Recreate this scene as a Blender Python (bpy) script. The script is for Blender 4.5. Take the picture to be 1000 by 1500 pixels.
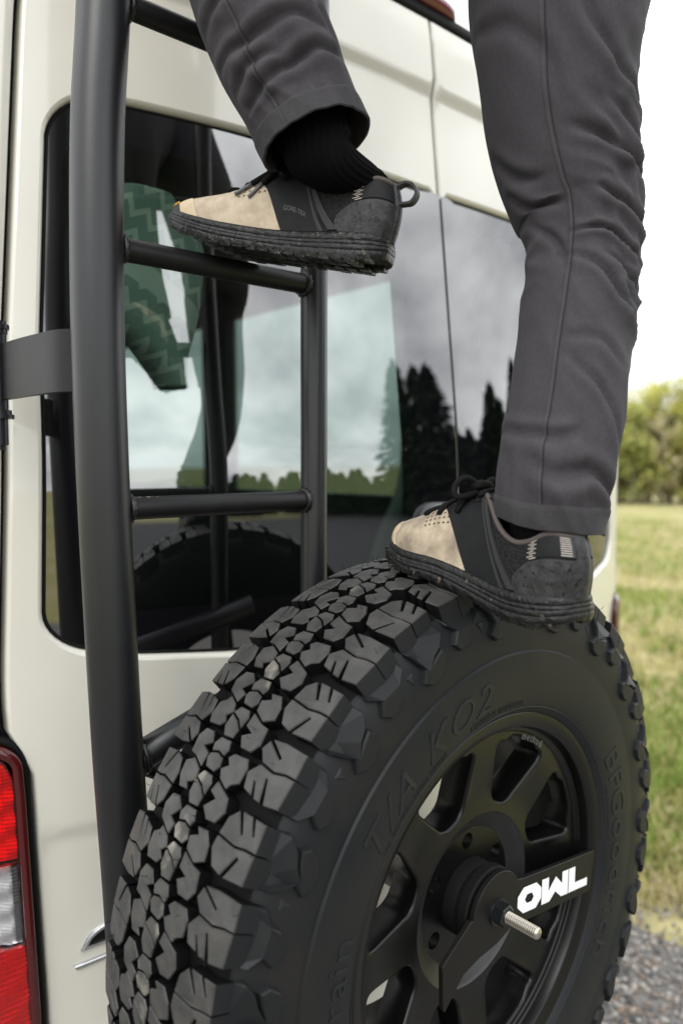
import bpy, bmesh, math, random
from mathutils import Vector, Matrix, noise
from mathutils.geometry import delaunay_2d_cdt
random.seed(7)
sc = bpy.context.scene
for o in list(bpy.data.objects): bpy.data.objects.remove(o)
R = math.radians
EYE = 1.65                      # camera height; heights below are given from eye level

# ------------------------------------------------------------------ camera
cd = bpy.data.cameras.new('camera'); cam = bpy.data.objects.new('camera', cd)
sc.collection.objects.link(cam); sc.camera = cam
cr = Vector((0.7529, -0.6581, -0.0043)); cu = Vector((0.0474, 0.0478, 0.9977)); cf = Vector((0.6564, 0.7514, -0.0672))
cam.matrix_world = Matrix(((cr.x, cu.x, -cf.x, 0), (cr.y, cu.y, -cf.y, 0), (cr.z, cu.z, -cf.z, EYE), (0, 0, 0, 1)))
cd.sensor_fit = 'VERTICAL'; cd.sensor_height = 36; cd.lens = 26.63
cd.clip_start = 0.02; cd.clip_end = 2000
cd.dof.use_dof = True; cd.dof.focus_distance = 0.80; cd.dof.aperture_fstop = 3.2

# ------------------------------------------------------------------ world: overcast sky with broken cloud
SUN_EL, SUN_AZ = R(42), R(238)          # azimuth measured from +Y towards +X
w = bpy.data.worlds.new('World'); sc.world = w; w.use_nodes = True
nt = w.node_tree; nt.nodes.clear()
def N(t, typ, **kw):
    n = t.nodes.new(typ)
    for k, v in kw.items(): setattr(n, k, v)
    return n
out = N(nt, 'ShaderNodeOutputWorld'); bg = N(nt, 'ShaderNodeBackground')
sky = N(nt, 'ShaderNodeTexSky', sky_type='NISHITA', sun_disc=False)
sky.sun_elevation = SUN_EL; sky.sun_rotation = SUN_AZ; sky.altitude = 100
tc = N(nt, 'ShaderNodeTexCoord'); mp = N(nt, 'ShaderNodeMapping'); mp.inputs['Scale'].default_value = (1, 1, 2.2)
nz = N(nt, 'ShaderNodeTexNoise'); nz.inputs['Scale'].default_value = 3.2; nz.inputs['Detail'].default_value = 5; nz.inputs['Roughness'].default_value = .5
rp = N(nt, 'ShaderNodeValToRGB')
rp.color_ramp.elements[0].position = .36; rp.color_ramp.elements[0].color = (14.0, 14.5, 15.2, 1)
rp.color_ramp.elements[1].position = .62; rp.color_ramp.elements[1].color = (31, 31.5, 32, 1)
mx = N(nt, 'ShaderNodeMix', data_type='RGBA'); mx.inputs[0].default_value = .96
L_ = nt.links.new
L_(tc.outputs['Generated'], mp.inputs['Vector']); L_(mp.outputs[0], nz.inputs['Vector']); L_(nz.outputs['Fac'], rp.inputs['Fac'])
L_(sky.outputs[0], mx.inputs[6]); L_(rp.outputs[0], mx.inputs[7]); L_(mx.outputs[2], bg.inputs['Color'])
bg.inputs['Strength'].default_value = 0.10; L_(bg.outputs[0], out.inputs['Surface'])
sd = bpy.data.lights.new('sun', 'SUN'); sun = bpy.data.objects.new('sun', sd); sc.collection.objects.link(sun)
sd.energy = 1.5; sd.angle = R(30); sd.color = (1, .97, .92)
sdir = Vector((math.sin(SUN_AZ) * math.cos(SUN_EL), math.cos(SUN_AZ) * math.cos(SUN_EL), math.sin(SUN_EL)))
sun.rotation_euler = (-sdir).to_track_quat('-Z', 'Y').to_euler()
sc.view_settings.view_transform = 'Standard'; sc.view_settings.look = 'None'
sc.view_settings.exposure = -0.08; sc.view_settings.gamma = 1; sc.view_settings.use_curve_mapping = False
sc.render.engine = 'CYCLES'; sc.cycles.use_denoising = True
sc.cycles.max_bounces = 8; sc.cycles.transparent_max_bounces = 12

# ------------------------------------------------------------------ materials
def mat(name, col, rough=.5, metal=0, var=0, vscale=8, bump=0, bscale=60, coat=0, spec=.5, col2=None, detail=4, bdist=.002, sheen=0, bdetail=3):
    m = bpy.data.materials.new(name); m.use_nodes = True; t = m.node_tree
    b = t.nodes['Principled BSDF']; b.inputs['Base Color'].default_value = (*col, 1)
    b.inputs['Roughness'].default_value = rough; b.inputs['Metallic'].default_value = metal
    b.inputs['Specular IOR Level'].default_value = spec; b.inputs['Coat Weight'].default_value = coat; b.inputs['Coat Roughness'].default_value = .06
    b.inputs['Sheen Weight'].default_value = sheen
    c = N(t, 'ShaderNodeTexCoord')
    if var or col2:
        n = N(t, 'ShaderNodeTexNoise'); n.inputs['Scale'].default_value = vscale; n.inputs['Detail'].default_value = detail; n.inputs['Roughness'].default_value = .6
        r = N(t, 'ShaderNodeValToRGB'); c2 = col2 or tuple(x * (1 + var) for x in col)
        c1 = tuple(x * (1 - var) for x in col) if not col2 else col
        r.color_ramp.elements[0].position = .35; r.color_ramp.elements[0].color = (*c1, 1)
        r.color_ramp.elements[1].position = .66; r.color_ramp.elements[1].color = (*c2, 1)
        t.links.new(c.outputs['Object'], n.inputs['Vector']); t.links.new(n.outputs['Fac'], r.inputs['Fac']); t.links.new(r.outputs[0], b.inputs['Base Color'])
    if bump:
        n2 = N(t, 'ShaderNodeTexNoise'); n2.inputs['Scale'].default_value = bscale; n2.inputs['Detail'].default_value = bdetail
        bp = N(t, 'ShaderNodeBump'); bp.inputs['Strength'].default_value = bump; bp.inputs['Distance'].default_value = bdist
        t.links.new(c.outputs['Object'], n2.inputs['Vector']); t.links.new(n2.outputs['Fac'], bp.inputs['Height']); t.links.new(bp.outputs[0], b.inputs['Normal'])
    return m
def glass(name, tint, f0ior, opaque=False):
    m = bpy.data.materials.new(name); m.use_nodes = True; t = m.node_tree; t.nodes.clear()
    o = N(t, 'ShaderNodeOutputMaterial'); mxs = N(t, 'ShaderNodeMixShader'); fr = N(t, 'ShaderNodeFresnel'); fr.inputs['IOR'].default_value = f0ior
    g = N(t, 'ShaderNodeBsdfGlossy'); g.inputs['Roughness'].default_value = .012
    a = N(t, 'ShaderNodeBsdfDiffuse' if opaque else 'ShaderNodeBsdfTransparent'); a.inputs['Color'].default_value = (*tint, 1)
    if not opaque:
        # the pane is one sheet seen from both sides
        ge = N(t, 'ShaderNodeNewGeometry'); iv = N(t, 'ShaderNodeMath', operation='MULTIPLY')
        v = N(t, 'ShaderNodeMath', operation='SUBTRACT'); v.inputs[0].default_value = 1
        t.links.new(ge.outputs['Backfacing'], v.inputs[1]); t.links.new(v.outputs[0], iv.inputs[0]); t.links.new(fr.outputs[0], iv.inputs[1])
        t.links.new(iv.outputs[0], mxs.inputs[0])
    else: t.links.new(fr.outputs[0], mxs.inputs[0])
    t.links.new(a.outputs[0], mxs.inputs[1]); t.links.new(g.outputs[0], mxs.inputs[2]); t.links.new(mxs.outputs[0], o.inputs[0])
    return m
M = {}
M['paint'] = mat('cream_paint', (.60, .582, .512), .32, var=.03, vscale=3, coat=.9, bump=.02, bscale=350)
M['dark_trim'] = mat('dark_trim', (.012, .012, .013), .55, var=.2, vscale=30)
M['rubber'] = mat('seal_rubber', (.005, .005, .005), .7, spec=.15)
M['glass'] = glass('privacy_glass', (.34, .42, .385), 3.0)
M['frit'] = glass('window_frit', (.004, .004, .005), 3.0, True)
M['far_glass'] = glass('side_glass', (.28, .325, .305), 1.5)
M['powder'] = mat('black_powder_coat', (.0085, .009, .0105), .34, bump=.25, bscale=900, bdist=.0006, var=.12, vscale=25, spec=.5)
M['rung'] = mat('worn_powder_coat', (.007, .007, .0075), .42, bump=.25, bscale=900, bdist=.0006, var=.2, vscale=30, spec=.3)
M['chrome'] = mat('chrome', (.55, .56, .58), .16, 1)
M['maroon'] = mat('brake_lens', (.13, .012, .022), .18, coat=.5)
M['handle'] = mat('handle_plastic', (.035, .036, .038), .45, bump=.2, bscale=500)
M['handle_edge'] = mat('handle_edge', (.11, .11, .115), .4)
M['wheel'] = mat('satin_black', (.0028, .0028, .0028), .30, bump=.08, bscale=700, bdist=.0004, spec=.32)
M['machined'] = mat('hub_face', (.022, .022, .023), .38)
M['steel'] = mat('stainless', (.62, .58, .52), .28, 1)
M['nut'] = mat('black_nut', (.012, .013, .015), .3, .4)
M['plate'] = mat('plate_black', (.0075, .007, .0065), .45, bump=.06, bscale=600, bdist=.0004, spec=.2)
M['white'] = mat('white_vinyl', (.80, .81, .82), .45)
M['side_rubber'] = mat('sidewall_rubber', (.0062, .0085, .0108), .50, col2=(.014, .0135, .0135), vscale=9, bump=.12, bscale=240, bdist=.0008, spec=.22)
M['letters'] = mat('raised_rubber', (.013, .0145, .0165), .5, bump=.1, bscale=400, bdist=.0005, spec=.25)
M['trousers'] = mat('charcoal_canvas', (.041, .038, .0425), .84, var=.10, vscale=300, bump=.3, bscale=1200, bdist=.0006, sheen=.03, detail=3, spec=.12)
M['hem'] = mat('charcoal_hem', (.042, .040, .043), .9, var=.09, vscale=300, bump=.45, bscale=900, bdist=.0008, sheen=.03, detail=2, spec=.12)
M['seam'] = mat('charcoal_seam', (.030, .028, .030), .9, bump=.6, bscale=900, bdist=.001, spec=.1)
M['sock'] = mat('black_sock', (.0045, .0045, .0048), .95, bump=.5, bscale=900, bdist=.001, spec=.05)
M['mesh'] = mat('black_knit', (.006, .006, .0063), .75, bump=.7, bscale=600, bdist=.0015, spec=.18)
M['panel'] = mat('black_panel', (.0085, .009, .010), .6, var=.2, vscale=60, bump=.15, bscale=300, spec=.2)
M['counter'] = mat('heel_counter', (.024, .0243, .025), .50, var=.4, vscale=120, bump=.5, bscale=200, bdist=.0015, spec=.3)
M['strap'] = mat('grey_strap', (.028, .028, .030), .55, bump=.2, bscale=400, spec=.25)
M['tan'] = mat('tan_mesh', (.40, .325, .24), .85, col2=(.52, .44, .34), vscale=70, bump=.45, bscale=700, bdist=.0008, spec=.15)
M['tan_cap'] = mat('tan_toe', (.54, .44, .30), .7, var=.08, vscale=60, bump=.1, bscale=300, spec=.2)
M['tan_dirty'] = mat('tan_mesh_dirty', (.22, .175, .13), .85, col2=(.48, .40, .29), vscale=34, bump=.45, bscale=700, bdist=.0008)
M['sole'] = mat('sole_rubber', (.0055, .0055, .0058), .42, var=.4, vscale=90, bump=.7, bscale=170, bdist=.003, spec=.35)
M['lace'] = mat('black_lace', (.006, .006, .006), .8, bump=.5, bscale=900, spec=.15)
M['piping'] = mat('brown_piping', (.075, .060, .055), .8)
M['yellow'] = mat('yellow_mark', (.75, .38, .03), .5)
M['grey_print'] = mat('grey_print', (.10, .10, .105), .5)
M['stitch'] = mat('pale_stitch', (.45, .40, .36), .8)
M['skin'] = mat('skin', (.45, .28, .2), .5)
M['jacket'] = mat('dark_jacket', (.02, .022, .024), .85, bump=.3, bscale=300)

def knit(m, scale, dark, light):
    t = m.node_tree; b = t.nodes['Principled BSDF']; c = N(t, 'ShaderNodeTexCoord'); v = N(t, 'ShaderNodeTexVoronoi'); v.inputs['Scale'].default_value = scale
    r = N(t, 'ShaderNodeValToRGB'); r.color_ramp.elements[0].position = .15; r.color_ramp.elements[0].color = (*dark, 1); r.color_ramp.elements[1].position = .55; r.color_ramp.elements[1].color = (*light, 1)
    bp = N(t, 'ShaderNodeBump'); bp.inputs['Strength'].default_value = .6; bp.inputs['Distance'].default_value = .001
    t.links.new(c.outputs['Object'], v.inputs['Vector']); t.links.new(v.outputs['Distance'], r.inputs[0]); t.links.new(r.outputs[0], b.inputs['Base Color']); t.links.new(v.outputs['Distance'], bp.inputs['Height']); t.links.new(bp.outputs[0], b.inputs['Normal'])
knit(M['mesh'], 360, (.0025, .0025, .0026), (.014, .014, .0145))
def chips(m):
    t = m.node_tree; b = t.nodes['Principled BSDF']; src = b.inputs['Base Color'].links[0].from_socket; g = N(t, 'ShaderNodeNewGeometry'); sp = N(t, 'ShaderNodeSeparateXYZ'); t.links.new(g.outputs['True Normal'], sp.inputs[0])
    n = N(t, 'ShaderNodeTexNoise'); n.inputs['Scale'].default_value = 160; n.inputs['Detail'].default_value = 4; t.links.new(g.outputs['Position'], n.inputs['Vector'])
    n2 = N(t, 'ShaderNodeTexNoise'); n2.inputs['Scale'].default_value = 14; t.links.new(g.outputs['Position'], n2.inputs['Vector'])
    a = N(t, 'ShaderNodeMath', operation='MULTIPLY'); t.links.new(n.outputs['Fac'], a.inputs[0]); t.links.new(n2.outputs['Fac'], a.inputs[1])
    c = N(t, 'ShaderNodeMath', operation='MULTIPLY'); t.links.new(a.outputs[0], c.inputs[0]); t.links.new(sp.outputs['Z'], c.inputs[1])
    h = N(t, 'ShaderNodeMath', operation='GREATER_THAN'); h.inputs[1].default_value = .345; t.links.new(c.outputs[0], h.inputs[0])
    k = N(t, 'ShaderNodeMix', data_type='RGBA'); k.inputs[7].default_value = (.30, .26, .20, 1); t.links.new(h.outputs[0], k.inputs[0]); t.links.new(src, k.inputs[6]); t.links.new(k.outputs[2], b.inputs['Base Color'])
chips(M['rung'])
def ridge_highlight(m, k):  # paints a highlight into the cloth colour along raised crease ridges
    t = m.node_tree; b = t.nodes['Principled BSDF']; src = b.inputs['Base Color'].links[0].from_socket; g = N(t, 'ShaderNodeNewGeometry'); r = N(t, 'ShaderNodeMapRange')
    r.inputs['From Min'].default_value = .495; r.inputs['From Max'].default_value = .58; r.inputs['To Max'].default_value = k; t.links.new(g.outputs['Pointiness'], r.inputs['Value'])
    x = N(t, 'ShaderNodeMix', data_type='RGBA'); x.inputs[7].default_value = (.11, .107, .113, 1); t.links.new(r.outputs[0], x.inputs[0]); t.links.new(src, x.inputs[6]); t.links.new(x.outputs[2], b.inputs['Base Color'])
ridge_highlight(M['trousers'], .30); ridge_highlight(M['hem'], .18)
def specks(m, col, scale, thr):
    t = m.node_tree; b = t.nodes['Principled BSDF']; src = b.inputs['Base Color'].links[0].from_socket; c = N(t, 'ShaderNodeTexCoord'); n = N(t, 'ShaderNodeTexNoise'); n.inputs['Scale'].default_value = scale; n.inputs['Detail'].default_value = 6
    r = N(t, 'ShaderNodeValToRGB'); r.color_ramp.elements[0].position = thr; r.color_ramp.elements[1].position = thr + .03; t.links.new(c.outputs['Object'], n.inputs['Vector']); t.links.new(n.outputs['Fac'], r.inputs[0])
    x = N(t, 'ShaderNodeMix', data_type='RGBA'); x.inputs[7].default_value = (*col, 1); t.links.new(r.outputs[0], x.inputs[0]); t.links.new(src, x.inputs[6]); t.links.new(x.outputs[2], b.inputs['Base Color'])
specks(M['counter'], (.003, .003, .003), 260, .60); specks(M['sole'], (.085, .068, .05), 110, .66); specks(M['paint'], (.42, .39, .33), 60, .80); specks(M['powder'], (.0015, .0015, .0015), 190, .71)
# a worn dusty look for the tread, with pale scuffs in the middle of the crown
def tread_mat(name, scuff):
    m = mat(name, (.026, .0255, .0245), .50, col2=(.050, .048, .045), vscale=45, bump=.4, bscale=330, bdist=.0008, spec=.38)
    if scuff:
        t = m.node_tree; b = t.nodes['Principled BSDF']; src = b.inputs['Base Color'].links[0].from_socket
        g = N(t, 'ShaderNodeNewGeometry')
        n = N(t, 'ShaderNodeTexNoise'); n.inputs['Scale'].default_value = 26; n.inputs['Detail'].default_value = 5
        r = N(t, 'ShaderNodeValToRGB'); r.color_ramp.elements[0].position = .53; r.color_ramp.elements[1].position = .66
        r.color_ramp.elements[1].color = (.75, .75, .75, 1)
        k = N(t, 'ShaderNodeMix', data_type='RGBA'); k.inputs[7].default_value = (.26, .24, .20, 1)
        t.links.new(g.outputs['Position'], n.inputs['Vector']); t.links.new(n.outputs['Fac'], r.inputs[0])
        t.links.new(r.outputs[0], k.inputs[0]); t.links.new(src, k.inputs[6]); t.links.new(k.outputs[2], b.inputs['Base Color'])
    return m
M['shade_rubber'] = mat('groove_shade_rubber', (.0035, .0036, .0038), .7, spec=.1)  # near-black rubber colour, shade between the tread blocks painted in
M['tread'] = tread_mat('tread_rubber', False); M['tread_scuff'] = tread_mat('tread_rubber_scuffed', True)

# ------------------------------------------------------------------ mesh helpers
COL = sc.collection
ORG = {}                                    # world origin of roots
def empty(name, loc, label=None, cat=None, group=None, kind=None):
    o = bpy.data.objects.new(name, None); COL.objects.link(o); o.location = (loc[0], loc[1], loc[2] + EYE)
    o.empty_display_size = .1; ORG[o.name] = Vector(o.location); tag(o, label, cat, group, kind); return o
def tag(o, label=None, cat=None, group=None, kind=None):
    if label: o['label'] = label
    if cat: o['category'] = cat
    if group: o['group'] = group
    if kind: o['kind'] = kind
    return o
def root_of(o):
    while o.parent: o = o.parent
    return o
def mk(name, verts, faces, m, parent=None, smooth=True, raw=False, angle=None, normals=None):
    """verts in eye-height coordinates (raw: already in the root's own frame)"""
    off = Vector((0, 0, 0))
    if not raw:
        off = Vector((0, 0, EYE))
        if parent: off -= ORG[root_of(parent).name]
    me = bpy.data.meshes.new(name)
    me.from_pydata([tuple(Vector(v) + off) for v in verts], [], faces)
    ms = m if isinstance(m, (list, tuple)) else [m]
    for x in ms: me.materials.append(x)
    if smooth: me.polygons.foreach_set('use_smooth', [True] * len(me.polygons))
    me.update()
    if angle is not None: me.set_sharp_from_angle(angle=R(angle))
    if normals: me.normals_split_custom_set_from_vertices(normals)
    o = bpy.data.objects.new(name, me); COL.objects.link(o)
    if parent: o.parent = parent
    return o
class MB:
    def __init__(s): s.v = []; s.f = []
    def add(s, v, f):
        b = len(s.v); s.v += [tuple(x) for x in v]; s.f += [tuple(i + b for i in q) for q in f]
    def box(s, a, b):
        x0, y0, z0 = a; x1, y1, z1 = b
        s.add([(x0, y0, z0), (x1, y0, z0), (x1, y1, z0), (x0, y1, z0), (x0, y0, z1), (x1, y0, z1), (x1, y1, z1), (x0, y1, z1)],
              [(3, 2, 1, 0), (4, 5, 6, 7), (0, 1, 5, 4), (1, 2, 6, 5), (2, 3, 7, 6), (3, 0, 4, 7)])
    def tube(s, pts, rad, seg=16, cap=True):
        v, f = tube(pts, rad, seg, cap); s.add(v, f)
    def loft(s, rings, closed=True, cap0=False, cap1=False):
        n = len(rings[0]); v = [p for r in rings for p in r]; f = []
        for i in range(len(rings) - 1):
            for j in range(n if closed else n - 1):
                k = (j + 1) % n; f.append((i * n + j, i * n + k, (i + 1) * n + k, (i + 1) * n + j))
        if cap0: f.append(tuple(reversed(range(n))))
        if cap1: f.append(tuple((len(rings) - 1) * n + j for j in range(n)))
        s.add(v, f)
    def build(s, name, m, parent=None, **kw): return mk(name, s.v, s.f, m, parent, **kw)
def catmull(P, n):
    out = []; P = [Vector(p) for p in P]; m = len(P) - 1
    for i in range(n + 1):
        t = i / n * m; k = min(int(t), m - 1); u = t - k
        a = P[max(k - 1, 0)]; b = P[k]; c = P[k + 1]; d = P[min(k + 2, m)]
        out.append(.5 * ((2 * b) + (c - a) * u + (2 * a - 5 * b + 4 * c - d) * u * u + (3 * b - a - 3 * c + d) * u ** 3))
    return out
def tube(pts, rad, seg=16, cap=True):
    pts = [Vector(p) for p in pts]; n = len(pts); v = []; f = []; up = None
    for i, p in enumerate(pts):
        t = (pts[min(i + 1, n - 1)] - pts[max(i - 1, 0)]).normalized()
        if up is None: up = t.orthogonal().normalized()
        up = (up - t * up.dot(t)).normalized(); s = t.cross(up); r = rad[i] if isinstance(rad, (list, tuple)) else rad
        for j in range(seg):
            a = 2 * math.pi * j / seg; v.append(p + (up * math.cos(a) + s * math.sin(a)) * r)
    for i in range(n - 1):
        for j in range(seg):
            k = (j + 1) % seg; f.append((i * seg + j, i * seg + k, (i + 1) * seg + k, (i + 1) * seg + j))
    if cap:
        f.append(tuple(reversed(range(seg)))); f.append(tuple((n - 1) * seg + j for j in range(seg)))
    return v, f
def rrect(x0, z0, x1, z1, r, k=10):
    """rounded rectangle, r = (bottom left, bottom right, top right, top left), counter-clockwise"""
    r = r if isinstance(r, (list, tuple)) else [r] * 4; P = []
    for (cx, cz, rr, a0) in ((x0 + r[0], z0 + r[0], r[0], 180), (x1 - r[1], z0 + r[1], r[1], 270), (x1 - r[2], z1 - r[2], r[2], 0), (x0 + r[3], z1 - r[3], r[3], 90)):
        for i in range(k + 1):
            a = R(a0 + 90 * i / k); P.append((cx + rr * math.cos(a), cz + rr * math.sin(a)))
    return P
def dens(P, d):
    out = []
    for i, a in enumerate(P):
        b = P[(i + 1) % len(P)]; l = math.hypot(b[0] - a[0], b[1] - a[1]); n = max(1, int(l / d))
        if l < 1e-6: continue
        for j in range(n): out.append((a[0] + (b[0] - a[0]) * j / n, a[1] + (b[1] - a[1]) * j / n))
    return out
def offs(P, d):
    """offset a counter-clockwise outline inwards by d"""
    n = len(P); out = []
    for i in range(n):
        a = Vector(P[i - 1]); b = Vector(P[i]); c = Vector(P[(i + 1) % n])
        e1 = (b - a).normalized(); e2 = (c - b).normalized()
        n1 = Vector((-e1.y, e1.x)); n2 = Vector((-e2.y, e2.x)); m = n1 + n2; k = max(.35, 1 + n1.dot(n2)); m = m / k
        out.append(tuple(b + m * d))
    return out
def inside(p, P):
    x, y = p; c = False; j = len(P) - 1
    for i in range(len(P)):
        xi, yi = P[i]; xj, yj = P[j]
        if (yi > y) != (yj > y) and x < (xj - xi) * (y - yi) / (yj - yi) + xi: c = not c
        j = i
    return c
def cdt(outer, holes, pts):
    vs = []; es = []
    for P in [outer] + holes:
        b = len(vs); vs += P; es += [(b + i, b + (i + 1) % len(P)) for i in range(len(P))]
    vs = vs + [p for p in pts if inside(p, outer) and not any(inside(p, h) for h in holes)]
    V, E_, F, *_ = delaunay_2d_cdt([Vector(v) for v in vs], es, [], 0, 1e-6)
    F2 = []
    for f in F:
        c = (sum(V[i].x for i in f) / 3, sum(V[i].y for i in f) / 3)
        if inside(c, outer) and not any(inside(c, h) for h in holes): F2.append(tuple(f))
    return [tuple(v) for v in V], F2
def text_mesh(body, size, extrude=0, spacing=1.0, shear=0):
    c = bpy.data.curves.new('t', 'FONT'); c.body = body; c.size = size; c.extrude = extrude; c.space_character = spacing; c.shear = shear
    c.resolution_u = 3; o = bpy.data.objects.new('t', c); COL.objects.link(o)
    me = bpy.data.meshes.new_from_object(o); v = [tuple(x.co) for x in me.vertices]; f = [tuple(p.vertices) for p in me.polygons]
    bpy.data.objects.remove(o); bpy.data.meshes.remove(me); return v, f
def sm(a, b, x):
    t = min(1, max(0, (x - a) / (b - a))); return t * t * (3 - 2 * t)
def lerp_tab(T, x):
    if x <= T[0][0]: return T[0][1]
    for (a, b), (c, d) in zip(T, T[1:]):
        if x <= c: return b + (d - b) * (x - a) / (c - a)
    return T[-1][1]
def smooth_tab(T, x):
    """monotone-ish cubic through a table"""
    n = len(T)
    if x <= T[0][0]: return T[0][1]
    if x >= T[-1][0]: return T[-1][1]
    for i in range(n - 1):
        if x <= T[i + 1][0]:
            x0, y0 = T[i]; x1, y1 = T[i + 1]; h = x1 - x0
            m0 = (y1 - T[i - 1][1]) / (x1 - T[i - 1][0]) if i > 0 else (y1 - y0) / h
            m1 = (T[i + 2][1] - y0) / (T[i + 2][0] - x0) if i < n - 2 else (y1 - y0) / h
            t = (x - x0) / h
            return (2 * t ** 3 - 3 * t * t + 1) * y0 + (t ** 3 - 2 * t * t + t) * h * m0 + (-2 * t ** 3 + 3 * t * t) * y1 + (t ** 3 - t * t) * h * m1

# ------------------------------------------------------------------ ground
def gz(x, y):
    d = math.hypot(x, y); return -EYE - .030 * max(0, d - 9) if d < 80 else -EYE - .030 * 71
def ground_sheet(name, xs, ys, m, dz=0):
    v = []; f = []
    for y in ys:
        for x in xs: v.append((x, y, gz(x, y) + dz))
    n = len(xs)
    for j in range(len(ys) - 1):
        for i in range(n - 1): f.append((j * n + i, j * n + i + 1, (j + 1) * n + i + 1, (j + 1) * n + i))
    return mk(name, v, f, m)
gm = bpy.data.materials.new('field_grass'); gm.use_nodes = True; t = gm.node_tree; b = t.nodes['Principled BSDF']; b.inputs['Roughness'].default_value = .95
b.inputs['Specular IOR Level'].default_value = .1
g = N(t, 'ShaderNodeNewGeometry')
def nramp(t, src, scale, els, detail=5):
    n = N(t, 'ShaderNodeTexNoise'); n.inputs['Scale'].default_value = scale; n.inputs['Detail'].default_value = detail
    r = N(t, 'ShaderNodeValToRGB')
    while len(r.color_ramp.elements) < len(els): r.color_ramp.elements.new(.5)
    for e, (p, c) in zip(r.color_ramp.elements, els): e.position = p; e.color = (*c, 1)
    t.links.new(src, n.inputs['Vector']); t.links.new(n.outputs['Fac'], r.inputs[0]); return r.outputs[0]
a1 = nramp(t, g.outputs['Position'], .55, [(.34, (.44, .385, .22)), (.5, (.38, .345, .15)), (.66, (.27, .285, .09))])
a2 = nramp(t, g.outputs['Position'], 9, [(.3, (.45, .45, .45)), (.7, (1.3, 1.3, 1.3))])
k = N(t, 'ShaderNodeMix', data_type='RGBA', blend_type='MULTIPLY'); k.inputs[0].default_value = .8
t.links.new(a1, k.inputs[6]); t.links.new(a2, k.inputs[7]); t.links.new(k.outputs[2], b.inputs['Base Color'])
GX = [-400, -150, -80, -50, -30, -20, -12, -8, -4, 0, 4, 8, 12, 16, 20, 26, 32, 40, 50, 60, 80, 150, 400]
tag(ground_sheet('field', GX, GX, gm), kind='structure')
gv = mat('gravel_ground', (.085, .08, .075), .95, col2=(.19, .18, .165), vscale=45, bump=.8, bscale=60, bdist=.01)
def gravel_edge(y): return 2.55 + .22 * noise.noise(Vector((y * 1.3, 3, 0))) + .10 * noise.noise(Vector((y * 5, 7, 0)))
v = []; f = []
ys = [-6 + i * .2 for i in range(90)]
for y in ys: v += [(-6, y, -EYE + .004), (1.5, y, -EYE + .004), (gravel_edge(y), y, -EYE + .004)]
for i in range(len(ys) - 1):
    for j in range(2): f.append((i * 3 + j, i * 3 + j + 1, i * 3 + j + 4, i * 3 + j + 3))
tag(mk('gravel_path', v, f, gv), kind='structure')
rdm = mat('dark_reflection_ground', (.035, .035, .037), .9, var=.3, vscale=14, bump=.4, bscale=150, bdist=.004)
tag(ground_sheet('road', [-40, -20, -10, 0, 4, 8, 12, 16, 20, 26, 32, 40, 60], [-26, -20, -16, -12, -8, -6.2], rdm, .006), kind='structure')  # unseen dark ground added behind the camera to darken the window reflections
# loose stones in view
ico = bmesh.new(); bmesh.ops.create_icosphere(ico, subdivisions=1, radius=1); iv = [x.co.copy() for x in ico.verts]; jf = [tuple(q.index for q in x.verts) for x in ico.faces]; ico.free()
stone_mats = [mat('stone_grey', (.20, .19, .18), .85), mat('stone_pale', (.36, .34, .31), .85), mat('stone_brown', (.22, .165, .12), .85), mat('stone_dark', (.075, .075, .08), .85)]
for q in range(4):
    mb = MB(); rnd = random.Random(q)
    pw_ = rnd.choice((.5, .6, .75, 1.0))
    for i in range(3200):
        x = rnd.uniform(1.7, 3.1); y = rnd.uniform(.3, 2.4)
        if x > gravel_edge(y) + rnd.gauss(0, .16): continue
        s = rnd.uniform(.004, .010); a = rnd.uniform(0, 6.3); ca, sa = math.cos(a), math.sin(a); k1, k2 = rnd.uniform(.7, 1.3), rnd.uniform(.45, .8)
        mb.add([(x + (p.x * ca * k1 - p.y * sa) * s, y + (p.x * sa * k1 + p.y * ca) * s, -EYE + .006 + s * .3 + p.z * s * k2) for p in iv], jf)
    tag(mb.build('gravel', stone_mats[q], smooth=False), ['mid grey loose stones', 'pale loose stones', 'brownish loose stones', 'dark loose stones'][q] + ' lying on the gravel beside the van', 'gravel', kind='stuff')
# grass blades
gcol = [mat('grass_green', (.17, .24, .045), .8, spec=.2), mat('grass_olive', (.36, .33, .13), .8, spec=.2), mat('grass_straw', (.47, .40, .24), .8, spec=.2)]
for q in range(3):
    mb = MB(); rnd = random.Random(20 + q)
    for i in range(16000):
        r_ = 2.9 * (11 ** rnd.random()); a = R(rnd.uniform(52, 72)); x = r_ * math.sin(a); y = r_ * math.cos(a)
        if x < gravel_edge(y) + rnd.gauss(.04, .10): continue
        pn = noise.noise(Vector((x * .55, y * .55, 0))) + .6 * noise.noise(Vector((x * 1.9, y * 1.9, 5)))
        pn += .35 * sm(7, 3, r_)
        if (q == 0 and pn < -.05) or (q == 2 and pn > .12): continue
        h = rnd.uniform(.03, .085) * (1.25 if q == 0 else .9) * (1 + .35 * max(0, pn)); wd = rnd.uniform(.003, .006) * (1 + r_ * .10)
        b_ = rnd.uniform(0, 6.3); lx, ly = rnd.gauss(0, .5) * h, rnd.gauss(0, .5) * h; z0 = gz(x, y)
        dx, dy = math.cos(b_) * wd, math.sin(b_) * wd
        mb.add([(x - dx, y - dy, z0), (x + dx, y + dy, z0), (x + lx * .4 + dx * .7, y + ly * .4 + dy * .7, z0 + h * .6), (x + lx * .4 - dx * .7, y + ly * .4 - dy * .7, z0 + h * .6), (x + lx, y + ly, z0 + h)], [(0, 1, 2, 3), (3, 2, 4)])
    tag(mb.build('grass', gcol[q], smooth=False), ['fresh green grass blades', 'olive grass blades', 'dry straw grass blades'][q] + ' in the field beyond the gravel', 'grass', kind='stuff')

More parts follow.
